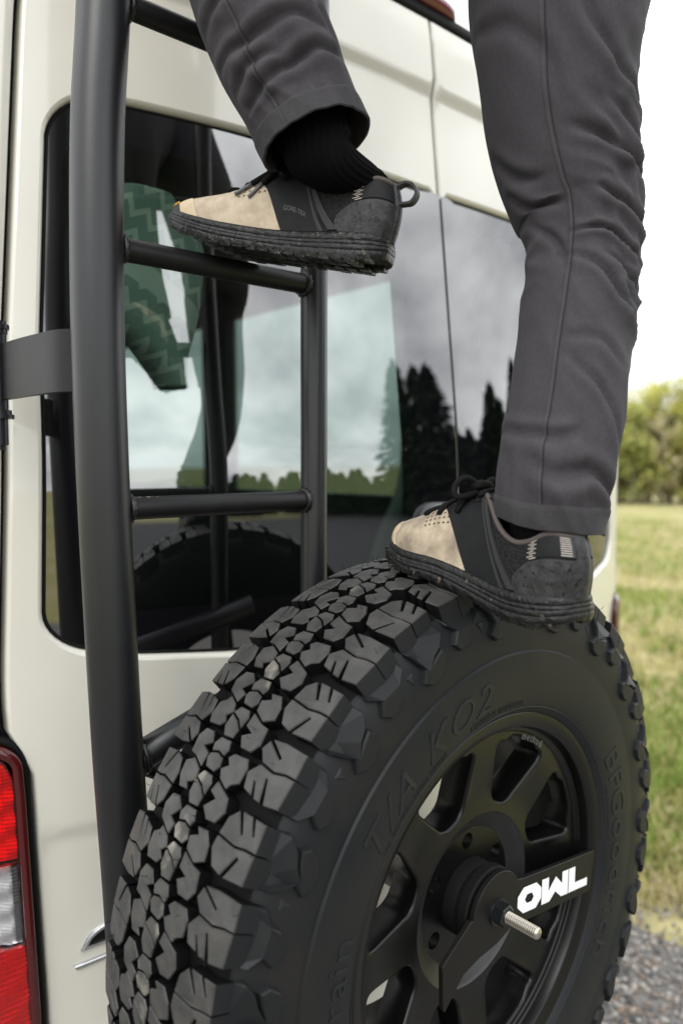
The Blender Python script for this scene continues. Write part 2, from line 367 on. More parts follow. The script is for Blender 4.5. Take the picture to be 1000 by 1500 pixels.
# ------------------------------------------------------------------ trees
def leaf_mat(name, c1, c2):
    m = mat(name, c1, .8, col2=c2, vscale=1.2, spec=.15, detail=2); return m
LM = [leaf_mat('spring_leaves', (.36, .36, .07), (.52, .49, .12)), leaf_mat('olive_leaves', (.24, .27, .07), (.40, .40, .12)), leaf_mat('budding_twigs', (.36, .32, .17), (.50, .44, .25))]
CM = leaf_mat('conifer_needles', (.008, .014, .008), (.018, .028, .013))
BK = [mat('bark_grey', (.20, .185, .165), .9, var=.25, vscale=6), mat('bark_dark', (.05, .04, .032), .9, var=.25, vscale=6)]
def broad_tree(x, y, h, seed, kind, label, group):
    rnd = random.Random(seed); z0 = gz(x, y); o = empty('broadleaf_tree', (x, y, z0), label, 'tree', group)
    mb = MB(); lean = (rnd.gauss(0, .25), rnd.gauss(0, .25))
    mb.tube([(x, y, z0 - .1), (x + lean[0] * .5, y + lean[1] * .5, z0 + h * .5), (x + lean[0], y + lean[1], z0 + h * .93)], [h * .016 + .03, h * .011 + .02, .012], 7)
    lf = MB(); cl = []
    for i in range(18):
        a = rnd.uniform(0, 6.3); t0 = rnd.uniform(.08, .85); b0 = Vector((x + lean[0] * t0, y + lean[1] * t0, z0 + h * t0)); ln = h * rnd.uniform(.12, .26) * (1.1 - t0 * .5)
        e = b0 + Vector((math.cos(a) * ln, math.sin(a) * ln, ln * rnd.uniform(.5, 1.2))); mb.tube([b0, (b0 + e) / 2 + Vector((0, 0, ln * .05)), e], [.03, .02, .008], 5); cl += [(e, ln * .62), ((b0 + e) / 2, ln * .45)]
    cl += [(Vector((x + lean[0], y + lean[1], z0 + h * .92)), h * .11), (Vector((x, y, z0 + h * .1)), h * .12)]
    for c, rr in cl:
        for i in range(int(60 if kind < 2 else 44)):
            d = Vector((rnd.gauss(0, 1), rnd.gauss(0, 1), rnd.gauss(0, 1))); d = d.normalized() * rr * rnd.random() ** .45; p = c + Vector((d.x, d.y, d.z * .9)); s = rnd.uniform(.09, .21)
            u = Vector((rnd.gauss(0, 1), rnd.gauss(0, 1), rnd.gauss(0, 1))).normalized(); v_ = u.orthogonal().normalized()
            lf.add([p - u * s, p + v_ * s * .6, p + u * s, p - v_ * s * .6], [(0, 1, 2, 3)])
    mb.build('trunk', BK[0], o); lf.build('crown', LM[kind], o, smooth=False)
rnd = random.Random(5)
tl = []
for i in range(44):
    az = 55.5 + i * .42 + rnd.uniform(-.15, .15); d = rnd.uniform(53, 57) + (i % 4) * 3; hh = rnd.uniform(5.8, 9.6) + (i > 17) * .6
    tl.append((az, d, hh, i % 3))
names = ['yellow green spring tree', 'olive green leafy tree', 'thin brownish budding tree']
for i, (az, d, hh, kd) in enumerate(tl):
    broad_tree(d * math.sin(R(az)), d * math.cos(R(az)), hh, 100 + i, kd, names[kd] + ' in the blurred row at the far field edge', 'trees at the far edge of the field, ' + names[kd])
def conifer(x, y, h, seed, label, group):
    rnd = random.Random(seed); z0 = gz(x, y); o = empty('conifer_tree', (x, y, z0), label, 'tree', group)
    mb = MB(); mb.tube([(x, y, z0 - .1), (x, y, z0 + h)], [h * .02, .01], 7); mb.build('trunk', BK[1], o); lf = MB()
    wd = h * rnd.uniform(.20, .36)
    for i in range(1500):
        t0 = rnd.random() ** .8; a = rnd.uniform(0, 6.3); r_ = wd * (1 - t0) ** pw_ * rnd.uniform(.35, 1.1) + .05
        c = Vector((x + math.cos(a) * r_, y + math.sin(a) * r_, z0 + h * (.06 + .93 * t0) - r_ * .25)); s = rnd.uniform(.20, .42) * (1.15 - t0 * .6) * max(1, h / 5.5)
        dr = Vector((math.cos(a), math.sin(a), -.35 + rnd.gauss(0, .2))); sd_ = Vector((-math.sin(a), math.cos(a), rnd.gauss(0, .3)))
        lf.add([c - dr * s, c + sd_ * s * .5, c + dr * s, c - sd_ * s * .5], [(0, 1, 2, 3)])
    lf.build('crown', CM, o, smooth=False)
rnd = random.Random(9)
for i in range(34):
    az = 180 - (14 + i * 1.55 + rnd.uniform(-.5, .5)); d = rnd.uniform(30, 42); hh = rnd.uniform(2.6, 4.6)
    if 44 < 180 - az < 47: hh = 11.5
    if 48 < 180 - az < 66: hh = rnd.uniform(8.0, 11.0)
    conifer(d * math.sin(R(az)), d * math.cos(R(az)), hh, 300 + i, 'dark conifer in the treeline mirrored in the van rear windows', 'conifers mirrored in the rear windows')
# utility pole mirrored in the window
px, py = 30 * math.sin(R(180 - 27.6)), 30 * math.cos(R(180 - 27.6))
o = empty('utility_pole', (px, py, gz(px, py)), 'thin wooden utility pole mirrored in the rear window behind the ladder', 'pole')
mb = MB(); mb.tube([(px, py, gz(px, py)), (px, py, 1.6)], [.12, .09], 10); mb.build('shaft', BK[1], o)
mb = MB(); mb.box((px - .7, py - .05, 1.15), (px + .7, py + .05, 1.25)); mb.build('crossarm', BK[1], o)

# ------------------------------------------------------------------ van
XC = 1.03
def ys(X, Z):
    dx = abs(X - XC)
    y = .87 + .105 * (min(dx, .73) / .73) ** 2.4
    if dx > .73: y += (dx - .73) * .345 + 2.2 * (dx - .73) ** 2
    y += .10 * max(0, Z) if Z > .05 else (.10 * (Z + .05) ** 2 / .2 if Z > -.05 else 0)
    y -= .011 * sm(.632, .660, Z)
    y += .005 * sm(-.47, -.497, Z) * 1.0 - .0 
    y += .22 * max(0, Z - .74) ** 1.3
    return y
def ynorm(X, Z):
    e = .002; return Vector(((ys(X + e, Z) - ys(X - e, Z)) / (2 * e), -1, (ys(X, Z + e) - ys(X, Z - e)) / (2 * e))).normalized()
van = empty('camper_van', (XC, 3.2, -EYE), 'cream camper van seen from behind with dark tinted rear windows', 'van')
def surf_panel(name, outer, holes, step, m, parent, dy=0, rows=()):
    x0 = min(p[0] for p in outer); x1 = max(p[0] for p in outer); z0 = min(p[1] for p in outer); z1 = max(p[1] for p in outer); pts = []
    zz = []; z = z0 + step
    while z < z1: zz.append(z); z += step
    zz = [z for z in zz if not any(a - .004 < z < b_ + .004 for a, b_ in rows)]
    for a, b_ in rows: zz += [a + (b_ - a) * i / 6 for i in range(7)]
    for z in zz:
        x = x0 + step * .5
        while x < x1: pts.append((x, z)); x += step
    V, F = cdt(outer, holes, pts)
    return mk(name, [(x, ys(x, z) + (dy(x) if callable(dy) else dy), z) for x, z in V], [tuple(reversed(q)) if False else q for q in F], m, parent, normals=[tuple(ynorm(x, z)) for x, z in V])
def lip(mb, P, prof, closed=True):
    """rings along an outline; prof = list of (inward offset, depth)"""
    rings = [[(x, ys(x, z) + dp, z) for x, z in offs(P, o_)] for o_, dp in prof]
    mb.loft(rings)
GAPL = [(-1.2, .334), (-.71, .330), (-.40, .320), (-.352, .300), (-.335, .2925), (-.267, .2925), (.146, .311), (.57, .350), (.72, .372), (.80, .385)]
def door(side):
    d = mk('rear_door', [], [], M['paint'], van); 
    fx = (lambda x: x) if side < 0 else (lambda x: 2 * XC - x)
    P = []
    zs = [-1.1 + i * (1.83 / 60) for i in range(61)]
    L = [(lerp_tab(GAPL, z) + .004, z) for z in zs]
    Rr_ = [(XC - .0028, z) for z in zs]
    # rounded outer top corner
    top = [(lerp_tab(GAPL, .73) + .004 + .05 * (1 - math.cos(R(a))), .73 + .042 * math.sin(R(a))) for a in range(15, 91, 15)]
    P = Rr_ + [(XC - .0028, .772)] + list(reversed(top)) + list(reversed(L))
    P = dens([(p[0], p[1]) for p in P], .03)
    win = []
    Lw = [(-.16, .341), (.15, .349), (.36, .367)]
    # window outline counter-clockwise from bottom left
    win += [(.341 + .075 * (1 - math.cos(R(a))), -.19 - .058 * math.sin(R(a))) for a in range(0, 91, 9)]
    win += [(.46, -.258), (.58, -.270), (.72, -.276), (.84, -.262)]
    win += [(.93, -.255), (.985, -.25), (1.008, -.243)]
    win += [(1.012, -.03), (1.012, .30)] + [(1.002 + .010 * math.cos(R(a)), .458 + .010 * math.sin(R(a))) for a in range(0, 91, 15)]
    win += [(.80, .471), (.62, .476)] + [(.445 - .072 * math.sin(R(a)), .405 + .072 * math.cos(R(a))) for a in range(0, 91, 9)] + [(.352, .15)]
    win = dens(win, .022)
    hole = offs(win, -.008)
    clear = rrect(.392, -.20, .933, .425, .05)
    clear = dens(clear, .03)
    if side > 0:
        P = [(fx(x), z) for x, z in reversed(P)]; win = [(fx(x), z) for x, z in reversed(win)]; hole = [(fx(x), z) for x, z in reversed(hole)]; clear = [(fx(x), z) for x, z in reversed(clear)]
    Pin = offs(P, .004)
    sk = surf_panel('door_skin', Pin, [hole], .035, M['paint'], d, rows=((.630, .662), (-.50, -.467)))
    mb = MB(); lip(mb, P, [(.004, 0), (.002, .0006), (.0006, .0022), (0, .005), (0, .035)]); mb.build('door_edge', M['paint'], d)
    mb = MB(); lip(mb, hole, [(0, 0), (.003, .0012), (.006, .005), (.0075, .011), (.0085, .016)]); mb.build('window_flange', M['paint'], d)
    wi = offs(win, .0025)
    e_ = 1.0268
    wi = [((x if x < .985 else .985 + (x - .985) * (e_ - .985) / .0245) if side < 0 else (x if x > 2 * XC - .985 else 2 * XC - .985 - (2 * XC - .985 - x) * (e_ - .985) / .0245), z) for x, z in wi]
    gdy = lambda x: .0085 - .0115 * sm(.045, .012, abs(x - XC))
    mb = MB(); lip(mb, [(x if abs(x - XC) > .03 else XC + math.copysign(.03, x - XC), z) for x, z in win] if False else win, [(-.0005, .012), (.001, .0075), (.0035, .0075), (.004, .012)]); mb.build('window_seal', M['rubber'], d)
    surf_panel('window_border', wi, [clear], .02, M['frit'], d, dy=gdy)
    mb = MB(); mb.loft([[(x, ys(x, z) + gdy(x) + dp, z) for x, z in offs(wi, .0)] for dp in (0, .004)]); mb.build('glass_edge', M['rubber'], d)
    surf_panel('window_glass', clear, [], .04, M['glass'], d, dy=.0085)
    # inner trim around the clear glass
    mb = MB(); lip(mb, clear, [(-.05, .05), (-.012, .05), (-.012, .02)]); mb.build('inner_trim', M['dark_trim'], d)
    return d
dl = door(-1); dr_ = door(1)
dl['label'] = 'left rear door behind the ladder and spare wheel'; dr_['label'] = 'right rear door beyond the centre gap'
# dark gap backing behind the door shut lines
mb = MB()
zs = [-1.1 + i * .05 for i in range(38)]
mb.loft([[(XC - .03, ys(XC, z) + .03, z), (XC, ys(XC, z) + .012, z), (XC + .03, ys(XC, z) + .03, z)] for z in zs], closed=False)
for s in (-1, 1):
    rg = []
    for z in zs:
        x = lerp_tab(GAPL, z); q = [(x - .03, z), (x, z), (x + .03, z)]; q = [((X if s < 0 else 2 * XC - X), Z) for X, Z in q]
        rg.append([(X, ys(X, Z) + (.022 if i == 1 else .03), Z) for i, (X, Z) in enumerate(q)])
    mb.loft(rg, closed=False)
mb.build('door_seal', M['rubber'], van)
# corner pillars and quarter panels
for s in (-1, 1):
    mb = MB(); rg = []
    for z in [-.335 + i * .035 for i in range(32)]:
        x = lerp_tab(GAPL, z) - .004; row = []
        tw = .03 * sm(0, .8, z)
        for k_ in range(-2, 16):
            if k_ < 0: X = x; Y = ys(X, z) + (.03 if k_ == -2 else .004)
            else:
                X = x - (.002 + k_ * .011 if k_ < 12 else 0); Y = ys(X, z)
                if k_ >= 12: X = x - .002 - 11 * .011 - (.004, .008, .010, .010)[k_ - 12]; Y = ys(x - .002 - .121, z) + (.02, .06, .12, .25)[k_ - 12]
            row.append((X if s < 0 else 2 * XC - X, Y, z))
        rg.append(row)
    mb.loft(rg, closed=False); mb.build('quarter_panel', M['paint'], van)
    mb = MB(); rg = []
    for z in [-1.15 + i * .07 for i in range(6)] + [-.80]:
        x = lerp_tab(GAPL, z) - .006; row = []
        for k_ in range(0, 12):
            X = x - k_ * .011; row.append((X if s < 0 else 2 * XC - X, ys(X, z), z))
        row.append((row[-1][0] + s * .01, row[-1][1] + .1, z)); row.append((row[-1][0], row[-1][1] + .2, z)); rg.append(row)
    mb.loft(rg, closed=False); mb.build('lower_quarter', M['paint'], van)
# side walls with window openings, roof, floor, nose (outer skin and dark lining)
for s in (-1, 1):
    def bx(n, m, a, b_):
        mb = MB(); xa = XC + s * a[0]; xb = XC + s * b_[0]; mb.box((min(xa, xb), a[1], a[2]), (max(xa, xb), b_[1], b_[2])); return mb.build(n, m, van, smooth=False)
    for nm, m, xa, xb in (('side_panel', M['paint'], .845, .857), ('side_lining', M['dark_trim'], .80, .844)):
        bx(nm, m, (xa, 1.15, -1.15), (xb, 5.8, -.12)); bx(nm, m, (xa, 1.15, .62), (xb, 5.8, .80)); bx(nm, m, (xa, 1.15, -.12), (xb, 1.72, .62)); bx(nm, m, (xa, 2.86, -.12), (xb, 3.06, .62)); bx(nm, m, (xa, 4.3, -.12), (xb, 4.45, .62)); bx(nm, m, (xa, 5.5, -.12), (xb, 5.8, .62))
    for (y0, y1) in ((1.72, 2.86), (3.06, 4.3), (4.45, 5.5)):
        xx = XC + s * .822; q = [(xx, y0, -.12), (xx, y1, -.12), (xx, y1, .62), (xx, y0, .62)]
        if s < 0: q = q[::-1]
        mk('side_window', q, [(0, 1, 2, 3)], M['far_glass'], van, smooth=False)
# pale trim strip curving down the far inside wall
mb = MB(); c_ = catmull([(1.80, 1.735, .40), (1.80, 1.735, .05), (1.80, 1.76, -.10), (1.80, 1.83, -.22), (1.80, 1.89, -.36), (1.80, 1.92, -.55)], 40)
mb.loft([[(p.x + .02, p.y - .028, p.z), (p.x - .006, p.y - .022, p.z), (p.x - .010, p.y, p.z), (p.x - .006, p.y + .022, p.z), (p.x + .02, p.y + .028, p.z)] for p in c_], closed=False)
mb.build('interior_trim', mat('pale_trim', (.55, .62, .56), .6), van)
mb = MB(); rg = []
for i in range(24):
    y = [.0, .012, .03, .06, .12, .25][i] if i < 6 else .25 + (i - 5) * .26
    hh = [.0, .022, .038, .052, .066, .08][i] if i < 6 else .085
    row = []
    for j in range(25):
        u = -1 + j / 12; X = XC + u * .72; zt = .80 + hh - .05 * u ** 4
        row.append((X, ys(X, .775) + .012 + y, zt))
    rg.append(row)
mb.loft(rg, closed=False); mb.build('roof', M['paint'], van)
mb = MB(); mb.box((.22, 1.05, .70), (1.84, 5.8, .73)); mb.build('headliner', M['dark_trim'], van, smooth=False)
mb = MB(); mb.box((.22, 1.0, -1.1), (1.84, 5.8, -1.05)); mb.build('floor_pan', M['dark_trim'], van, smooth=False)
mb = MB(); mb.box((.2, 5.8, -1.2), (1.86, 6.9, -.15)); mb.build('bonnet', M['paint'], van, smooth=False)
mb = MB(); mb.box((.2, 5.8, .5), (1.86, 5.9, .8)); mb.build('windscreen_header', M['paint'], van, smooth=False)
mk('windscreen', [(.24, 6.3, -.15), (1.82, 6.3, -.15), (1.82, 5.85, .5), (.24, 5.85, .5)], [(0, 1, 2, 3)], M['far_glass'], van, smooth=False)
# rear roof edge: seal and high brake light
mb = MB(); rg = []
for i in range(31):
    X = XC - .66 + i * .044; z = .783; y = ys(X, .775)
    rg.append([(X, y + .014, .772), (X, y + .001, .776), (X, y, .784), (X, y + .004, .797), (X, y + .014, .800)])
mb.loft(rg, closed=False); mb.build('roof_seal', M['rubber'], van)
mb = MB(); rg = []
for i in range(21):
    u = i / 20; X = .80 + u * .31; e = (1 - abs(2 * u - 1) ** 8) ** .5; y = ys(X, .775)
    c = (.797, y + .004); rg.append([(X, c[1] - .016 * e * math.cos(a) + .004, c[0] + .014 * (1 + math.sin(a)) * e) for a in [R(-95 + 19 * k_) for k_ in range(11)]])
mb.loft(rg, closed=False, cap0=True, cap1=True); mb.build('high_brake_light', M['maroon'], van)
# bumper
mb = MB(); rg = []
for i in range(25):
    X = XC - .86 + i * .0717; y = ys(X, -1.0)
    rg.append([(X, y + .02, -1.30), (X, y - .05, -1.27), (X, y - .07, -1.20), (X, y - .06, -1.12), (X, y + .02, -1.10)])
mb.loft(rg, closed=False); mb.build('bumper', M['handle'], van)
for sx in (-1, 1):
    for yy in (2.0, 5.7):
        mb = MB(); xo = XC + sx * .74
        prof = [(.17, -.10), (.20, -.12), (.30, -.12), (.345, -.10), (.355, 0), (.345, .10), (.30, .12), (.20, .12), (.17, .10), (.05, .06)]
        mb.loft([[(xo + o_, yy + r_ * math.cos(a), -EYE + .355 + r_ * math.sin(a)) for r_, o_ in prof] for a in [2 * math.pi * k_ / 32 for k_ in range(33)]], closed=False); mb.build('road_wheel', M['side_rubber'], van)
# handle housing on the right door, its rounded top showing above the shoe
def handle():
    P = rrect(.942, -.23, 1.22, -.073, .035, 8)
    def yy(x, z): return ys(x, z)
    mb = MB()
    for (o_, dp, col) in (): pass
    rings = [[(x, yy(x, z) + dp, z) for x, z in offs(P, o_)] for o_, dp in ((-.001, .01), (0, -.004), (.003, -.011), (.009, -.013))]
    mb.loft(rings); e = mb.build('handle_rim', M['handle_edge'], dr_)
    mb = MB(); rings = [[(x, yy(x, z) + dp, z) for x, z in offs(P, o_)] for o_, dp in ((.009, -.0128), (.012, -.012), (.02, -.016), (.05, -.022))]
    mb.loft(rings, cap1=True); mb.build('handle', M['handle'], dr_)
handle()
mb = MB(); mb.box((XC - .0022, .835, -.235), (XC + .0022, .875, -.06)); mb.build('handle_gap', M['rubber'], dr_, smooth=False)
# chrome badge on the left door (half hidden behind the ladder)
def badge():
    def put(P, h):
        P = [(x, z) for x, z in P]; rings = []
        for o_, dp in ((0, .001), (0, -h * .5), (.0008, -h), (.002, -h * 1.15)): rings.append([(x, ys(x, z) + dp, z) for x, z in offs(P, o_)])
        mb = MB(); mb.loft(rings, cap1=True); mb.build('badge', M['chrome'], dl, angle=40)
    arc = [(.376 + .0 + .052 * (1 - math.cos(R(a))), -.644 + .030 * math.sin(R(a))) for a in range(0, 91, 10)]
    P = [(.372, -.648), (.440, -.640), (.440, -.611)] + list(reversed(arc[1:]))
    inner = offs(P, .0055)
    mb = MB(); mb.loft([[(x, ys(x, z) + dp, z) for x, z in offs(P, o_)] for o_, dp in ((0, .001), (0, -.003), (.001, -.0045), (.0045, -.0045), (.0055, -.0015))]); mb.build('badge', M['chrome'], dl, angle=40)
    mk('badge_field', [(x, ys(x, z) - .0014, z) for x, z in inner], [tuple(range(len(inner)))], M['rubber'], dl, smooth=False)
    put([(.362, -.6655), (.366, -.672), (.440, -.661), (.440, -.6545)], .004)
badge()
# ------------------------------------------------------------------ tail lamps
def lens_mat(name, col, tr):
    m = bpy.data.materials.new(name); m.use_nodes = True; t = m.node_tree; t.nodes.clear(); o = N(t, 'ShaderNodeOutputMaterial')
    mxs = N(t, 'ShaderNodeMixShader'); fr = N(t, 'ShaderNodeFresnel'); fr.inputs[0].default_value = 1.5
    g_ = N(t, 'ShaderNodeBsdfGlossy'); g_.inputs['Roughness'].default_value = .03; a = N(t, 'ShaderNodeBsdfTransparent'); a.inputs[0].default_value = (*col, 1)
    t.links.new(fr.outputs[0], mxs.inputs[0]); t.links.new(a.outputs[0], mxs.inputs[1]); t.links.new(g_.outputs[0], mxs.inputs[2]); t.links.new(mxs.outputs[0], o.inputs[0]); return m
M['red_lens'] = lens_mat('red_lens', (.86, .03, .035), 1); M['clear_lens'] = lens_mat('clear_lens', (.95, .95, .95), 1)
M['reflector'] = mat('reflector', (.85, .85, .86), .22, .85); M['reflector_red'] = mat('reflector_red', (.85, .5, .5), .25, .85)
M['dark_red'] = mat('lamp_rim_red', (.06, .004, .005), .2, coat=.4)
LAMP = [(-.82, .327), (-.71, .324), (-.40, .314), (-.36, .305), (-.345, .292)]
def lamp(s):
    fx = (lambda x: x) if s < 0 else (lambda x: 2 * XC - x)
    lp = mk('tail_lamp', [], [], M['dark_trim'], van)
    def outline(o_):
        # right edge (towards the door), rounded top corner, then out of the corner
        e = [(lerp_tab(GAPL, z) - .004 - o_, z) for z in (-.80 + o_, -.70, -.60, -.50, -.42)]
        xr = lerp_tab(GAPL, -.42) - .004 - o_
        e += [(xr - .040 * (1 - math.cos(R(a))) - .002, -.385 + (.040 - o_) * math.sin(R(a))) for a in range(0, 91, 10)]
        return e
    def ring(o_, dy, z0=None, z1=None): pass
    Yl = lambda x, z: ys(x, -.5) - .004
    # housing rim (black gasket)
    def loop(o_, dy):
        e = outline(o_); e = e + [(.20 + o_ * .5, -.345 - o_), (.17, -.345 - o_), (.15, -.40), (.15, -.80 + o_)]
        return [(fx(x), Yl(x, z) + dy, z) for x, z in e]
    mb = MB(); mb.loft([loop(-.003, .03), loop(-.003, .002), loop(.0, -.002), loop(.004, -.002), loop(.005, .004)]); mb.build('gasket', M['rubber'], lp)
    mb = MB(); mb.loft([loop(.005, .003), loop(.0055, -.008), loop(.0075, -.012), loop(.017, -.014), loop(.0175, -.010)]); mb.build('lens_rim', M['dark_red'], lp)
    def xr(z): return lerp_tab(GAPL, z) - .004 - .0178 - (.040 * (1 - math.sqrt(max(0, 1 - ((z + .385) / .03) ** 2))) if z > -.385 else 0)
    bands = [('red_lens', -.3655, -.5045, M['red_lens']), ('clear_lens', -.5055, -.6135, M['clear_lens']), ('red_lens', -.6145, -.79, M['red_lens'])]
    for nm, z1, z0, m in bands:
        mb = MB(); rg = []
        for i in range(13):
            z = z0 + (z1 - z0) * i / 12; x1 = xr(z); rg.append([(fx(x1 - k_ * (x1 - .155) / 14), Yl(x1 - k_ * (x1 - .155) / 14, z) - .0125 - .003 * math.sin(math.pi * min(1, k_ / 6)), z) for k_ in range(15)])
        mb.loft(rg, closed=False); mb.build(nm, m, lp)
    # ribbed reflector behind the lenses
    mb = MB()
    def rib(z0, z1, dz, slope, depth, mm, nm):
        mb = MB(); z = z0; i = 0
        while z < z1 + .03:
            xs_ = [xr(min(z, -.366)) + .001 - k_ * .012 for k_ in range(13)]
            rows = []
            for zo, dp in ((0, depth), (dz * .5, depth - .007), (dz * .98, depth)):
                rows.append([(fx(x), Yl(x, z) + dp + .0015 * math.sin(x * 400 + i), min(max(z + zo + slope * (x - .25) * (1 if k_ % 2 else 1), z0 - .002), z1)) for k_, x in enumerate(xs_)])
            mb.loft(rows, closed=False); z += dz; i += 1
        return mb.build(nm, mm, lp, smooth=False)
    rib(-.5045, -.3655, .0048, .0, .004, M['reflector_red'], 'reflector')
    rib(-.6135, -.5055, .0042, -.28, .004, M['reflector'], 'reflector')
    rib(-.79, -.6145, .0062, .35, .004, M['reflector_red'], 'reflector')
    # vertical bright strip beside the clear lens
    mb = MB()
    for i in range(22):
        z = -.609 + i * .0047; x1 = xr(z); mb.add([(fx(x1 - .010), Yl(x1, z) - .003, z), (fx(x1), Yl(x1, z) - .003, z), (fx(x1 - .001), Yl(x1, z) - .0075, z + .002), (fx(x1 - .009), Yl(x1, z) - .0075, z + .002), (fx(x1), Yl(x1, z) - .003, z + .0045), (fx(x1 - .010), Yl(x1, z) - .003, z + .0045)], [(0, 1, 2, 3), (3, 2, 4, 5)])
    mb.build('bulb_strip', M['chrome'], lp, smooth=False)
    return lp
lamp(-1)['label'] = 'red and clear tail lamp beside the left rear door'; lamp(1)['label'] = 'red tail lamp on the far corner'

# patterned fleece throw hung inside, seen through the glass
fm = bpy.data.materials.new('fleece_pattern'); fm.use_nodes = True; t = fm.node_tree; b = t.nodes['Principled BSDF']; b.inputs['Roughness'].default_value = .95
c = N(t, 'ShaderNodeTexCoord'); mpn = N(t, 'ShaderNodeMapping'); mpn.inputs['Rotation'].default_value = (0, R(-32), 0); mpn.inputs['Location'].default_value = (0, 0, .01)
sx_ = N(t, 'ShaderNodeSeparateXYZ'); t.links.new(c.outputs['Object'], mpn.inputs[0]); t.links.new(mpn.outputs[0], sx_.inputs[0])
def mathn(op, a, b_=None):
    n = N(t, 'ShaderNodeMath', operation=op)
    for i, q in enumerate((a, b_)):
        if q is None: continue
        if isinstance(q, (int, float)): n.inputs[i].default_value = q
        else: t.links.new(q, n.inputs[i])
    return n.outputs[0]
band = mathn('LESS_THAN', mathn('PINGPONG', mathn('ADD', sx_.outputs['Z'], .02), .075), .016)
zig = mathn('PINGPONG', sx_.outputs['X'], .015)
zz = mathn('LESS_THAN', mathn('ABSOLUTE', mathn('SUBTRACT', mathn('PINGPONG', mathn('ADD', sx_.outputs['Z'], mathn('MULTIPLY', zig, 1.3)), .038), .02)), .006)
pat = mathn('MAXIMUM', band, zz)
cmx = N(t, 'ShaderNodeMix', data_type='RGBA'); cmx.inputs[6].default_value = (.42, .53, .46, 1); cmx.inputs[7].default_value = (.84, .90, .80, 1)
t.links.new(pat, cmx.inputs[0]); t.links.new(cmx.outputs[2], b.inputs['Base Color'])
o = empty('fleece_throw', (.53, 1.02, .10), 'green patterned fleece hanging inside the van behind the ladder', 'throw')
v = []; f = []; nU, nV = 40, 60; FK = .836
for i in range(nV + 1):
    tz = i / nV; z = .455 - tz * .325
    hw = .085 + .012 * math.sin(tz * 5) - .05 * sm(.6, 1, tz) + .0 - .03 * sm(.12, 0, tz); cx = .615 + .045 * tz + .01 * math.sin(tz * 7)
    for j in range(nU):
        a = 2 * math.pi * j / nU; rr = 1 + .07 * noise.noise(Vector((math.cos(a) * 1.5, math.sin(a) * 1.5, tz * 5)))
        v.append(((cx + hw * rr * math.copysign(abs(math.cos(a)) ** .7, math.cos(a))) * FK, 1.02 + .036 * rr * math.sin(a), z * FK))
for i in range(nV):
    for j in range(nU): k_ = (j + 1) % nU; f.append((i * nU + j, (i + 1) * nU + j, (i + 1) * nU + k_, i * nU + k_))
f += [tuple(range(nU)), tuple(nV * nU + j for j in reversed(range(nU)))]
mk('fleece', v, f, fm, o)
mb = MB(); mb.tube([(.51, 1.02, .38), (.51, 1.03, .52), (.51, 1.06, .70)], .005, 8); mb.build('hanging_cord', M['dark_trim'], o)

# ------------------------------------------------------------------ ladder
lad = empty('rear_ladder', (.34, .745, -.72), 'matt black tube ladder hinged to the left rear door', 'ladder')
UY = .745
left_pts = catmull([(.350, .745, -.70), (.345, .745, -.5), (.336, .745, -.307), (.331, .745, -.16), (.327, .745, 0), (.326, .745, .156), (.332, .748, .33), (.344, .752, .47), (.362, .775, .70), (.39, .82, .95), (.42, .90, 1.2)], 90)
mb = MB(); mb.tube(left_pts, .0262, 40); lu = mb.build('upright', M['powder'], lad, angle=50)
right_pts = catmull([(.600, .745, -.45), (.602, .745, -.25), (.605, .745, 0), (.608, .746, .22), (.618, .752, .47), (.636, .775, .70), (.66, .82, .95)], 60)
mb = MB(); mb.tube(right_pts, .0168, 32); ru = mb.build('upright', M['powder'], lad, angle=50)
def weld(p, ax, r, n=15, tr=.0042):
    """a beaded ring round a joint"""
    ax = Vector(ax).normalized(); u = ax.orthogonal().normalized(); w_ = ax.cross(u); mb = MB(); rg = []
    for i in range(n * 2 + 1):
        a = 2 * math.pi * i / (n * 2); d = u * math.cos(a) + w_ * math.sin(a); t_ = tr * (1 if i % 2 else .6); c_ = Vector(p) + d * (r + .0005)
        rg.append([c_ + (d * math.cos(b_) + ax * math.sin(b_)) * t_ for b_ in [2 * math.pi * k_ / 8 for k_ in range(8)]])
    mb.loft(rg); return mb
for z, r_, yy in ((.738, .012, .780), (.466, .012, .752), (.218, .0122, .746), (-.049, .0122, .745)):
    xl = min(left_pts, key=lambda p: abs(p.z - z)); xr_ = min(right_pts, key=lambda p: abs(p.z - z)); pts = [(xl.x, yy, z), (xl.x + .1, yy, z), (xr_.x - .08, yy, z), (xr_.x, yy, z)]
    mb = MB(); mb.tube(pts, r_, 28); rg_ = mb.build('rung', M['rung'], lad, angle=50)
    weld((xl.x + .0262, yy, z), (1, 0, 0), r_).build('weld', M['powder'], rg_)
    weld((xr_.x - .0168, yy, z), (1, 0, 0), r_).build('weld', M['powder'], rg_)
# carrier tube leaving the upright towards the spare wheel
mb = MB(); mb.tube([(.338, .745, -.325), (.43, .752, -.30), (.66, .765, -.235)], .0168, 28); ct = mb.build('carrier_tube', M['powder'], lad)
weld((.363, .747, -.318), (1, .05, .22), .0168, tr=.004).build('weld', M['powder'], ct)
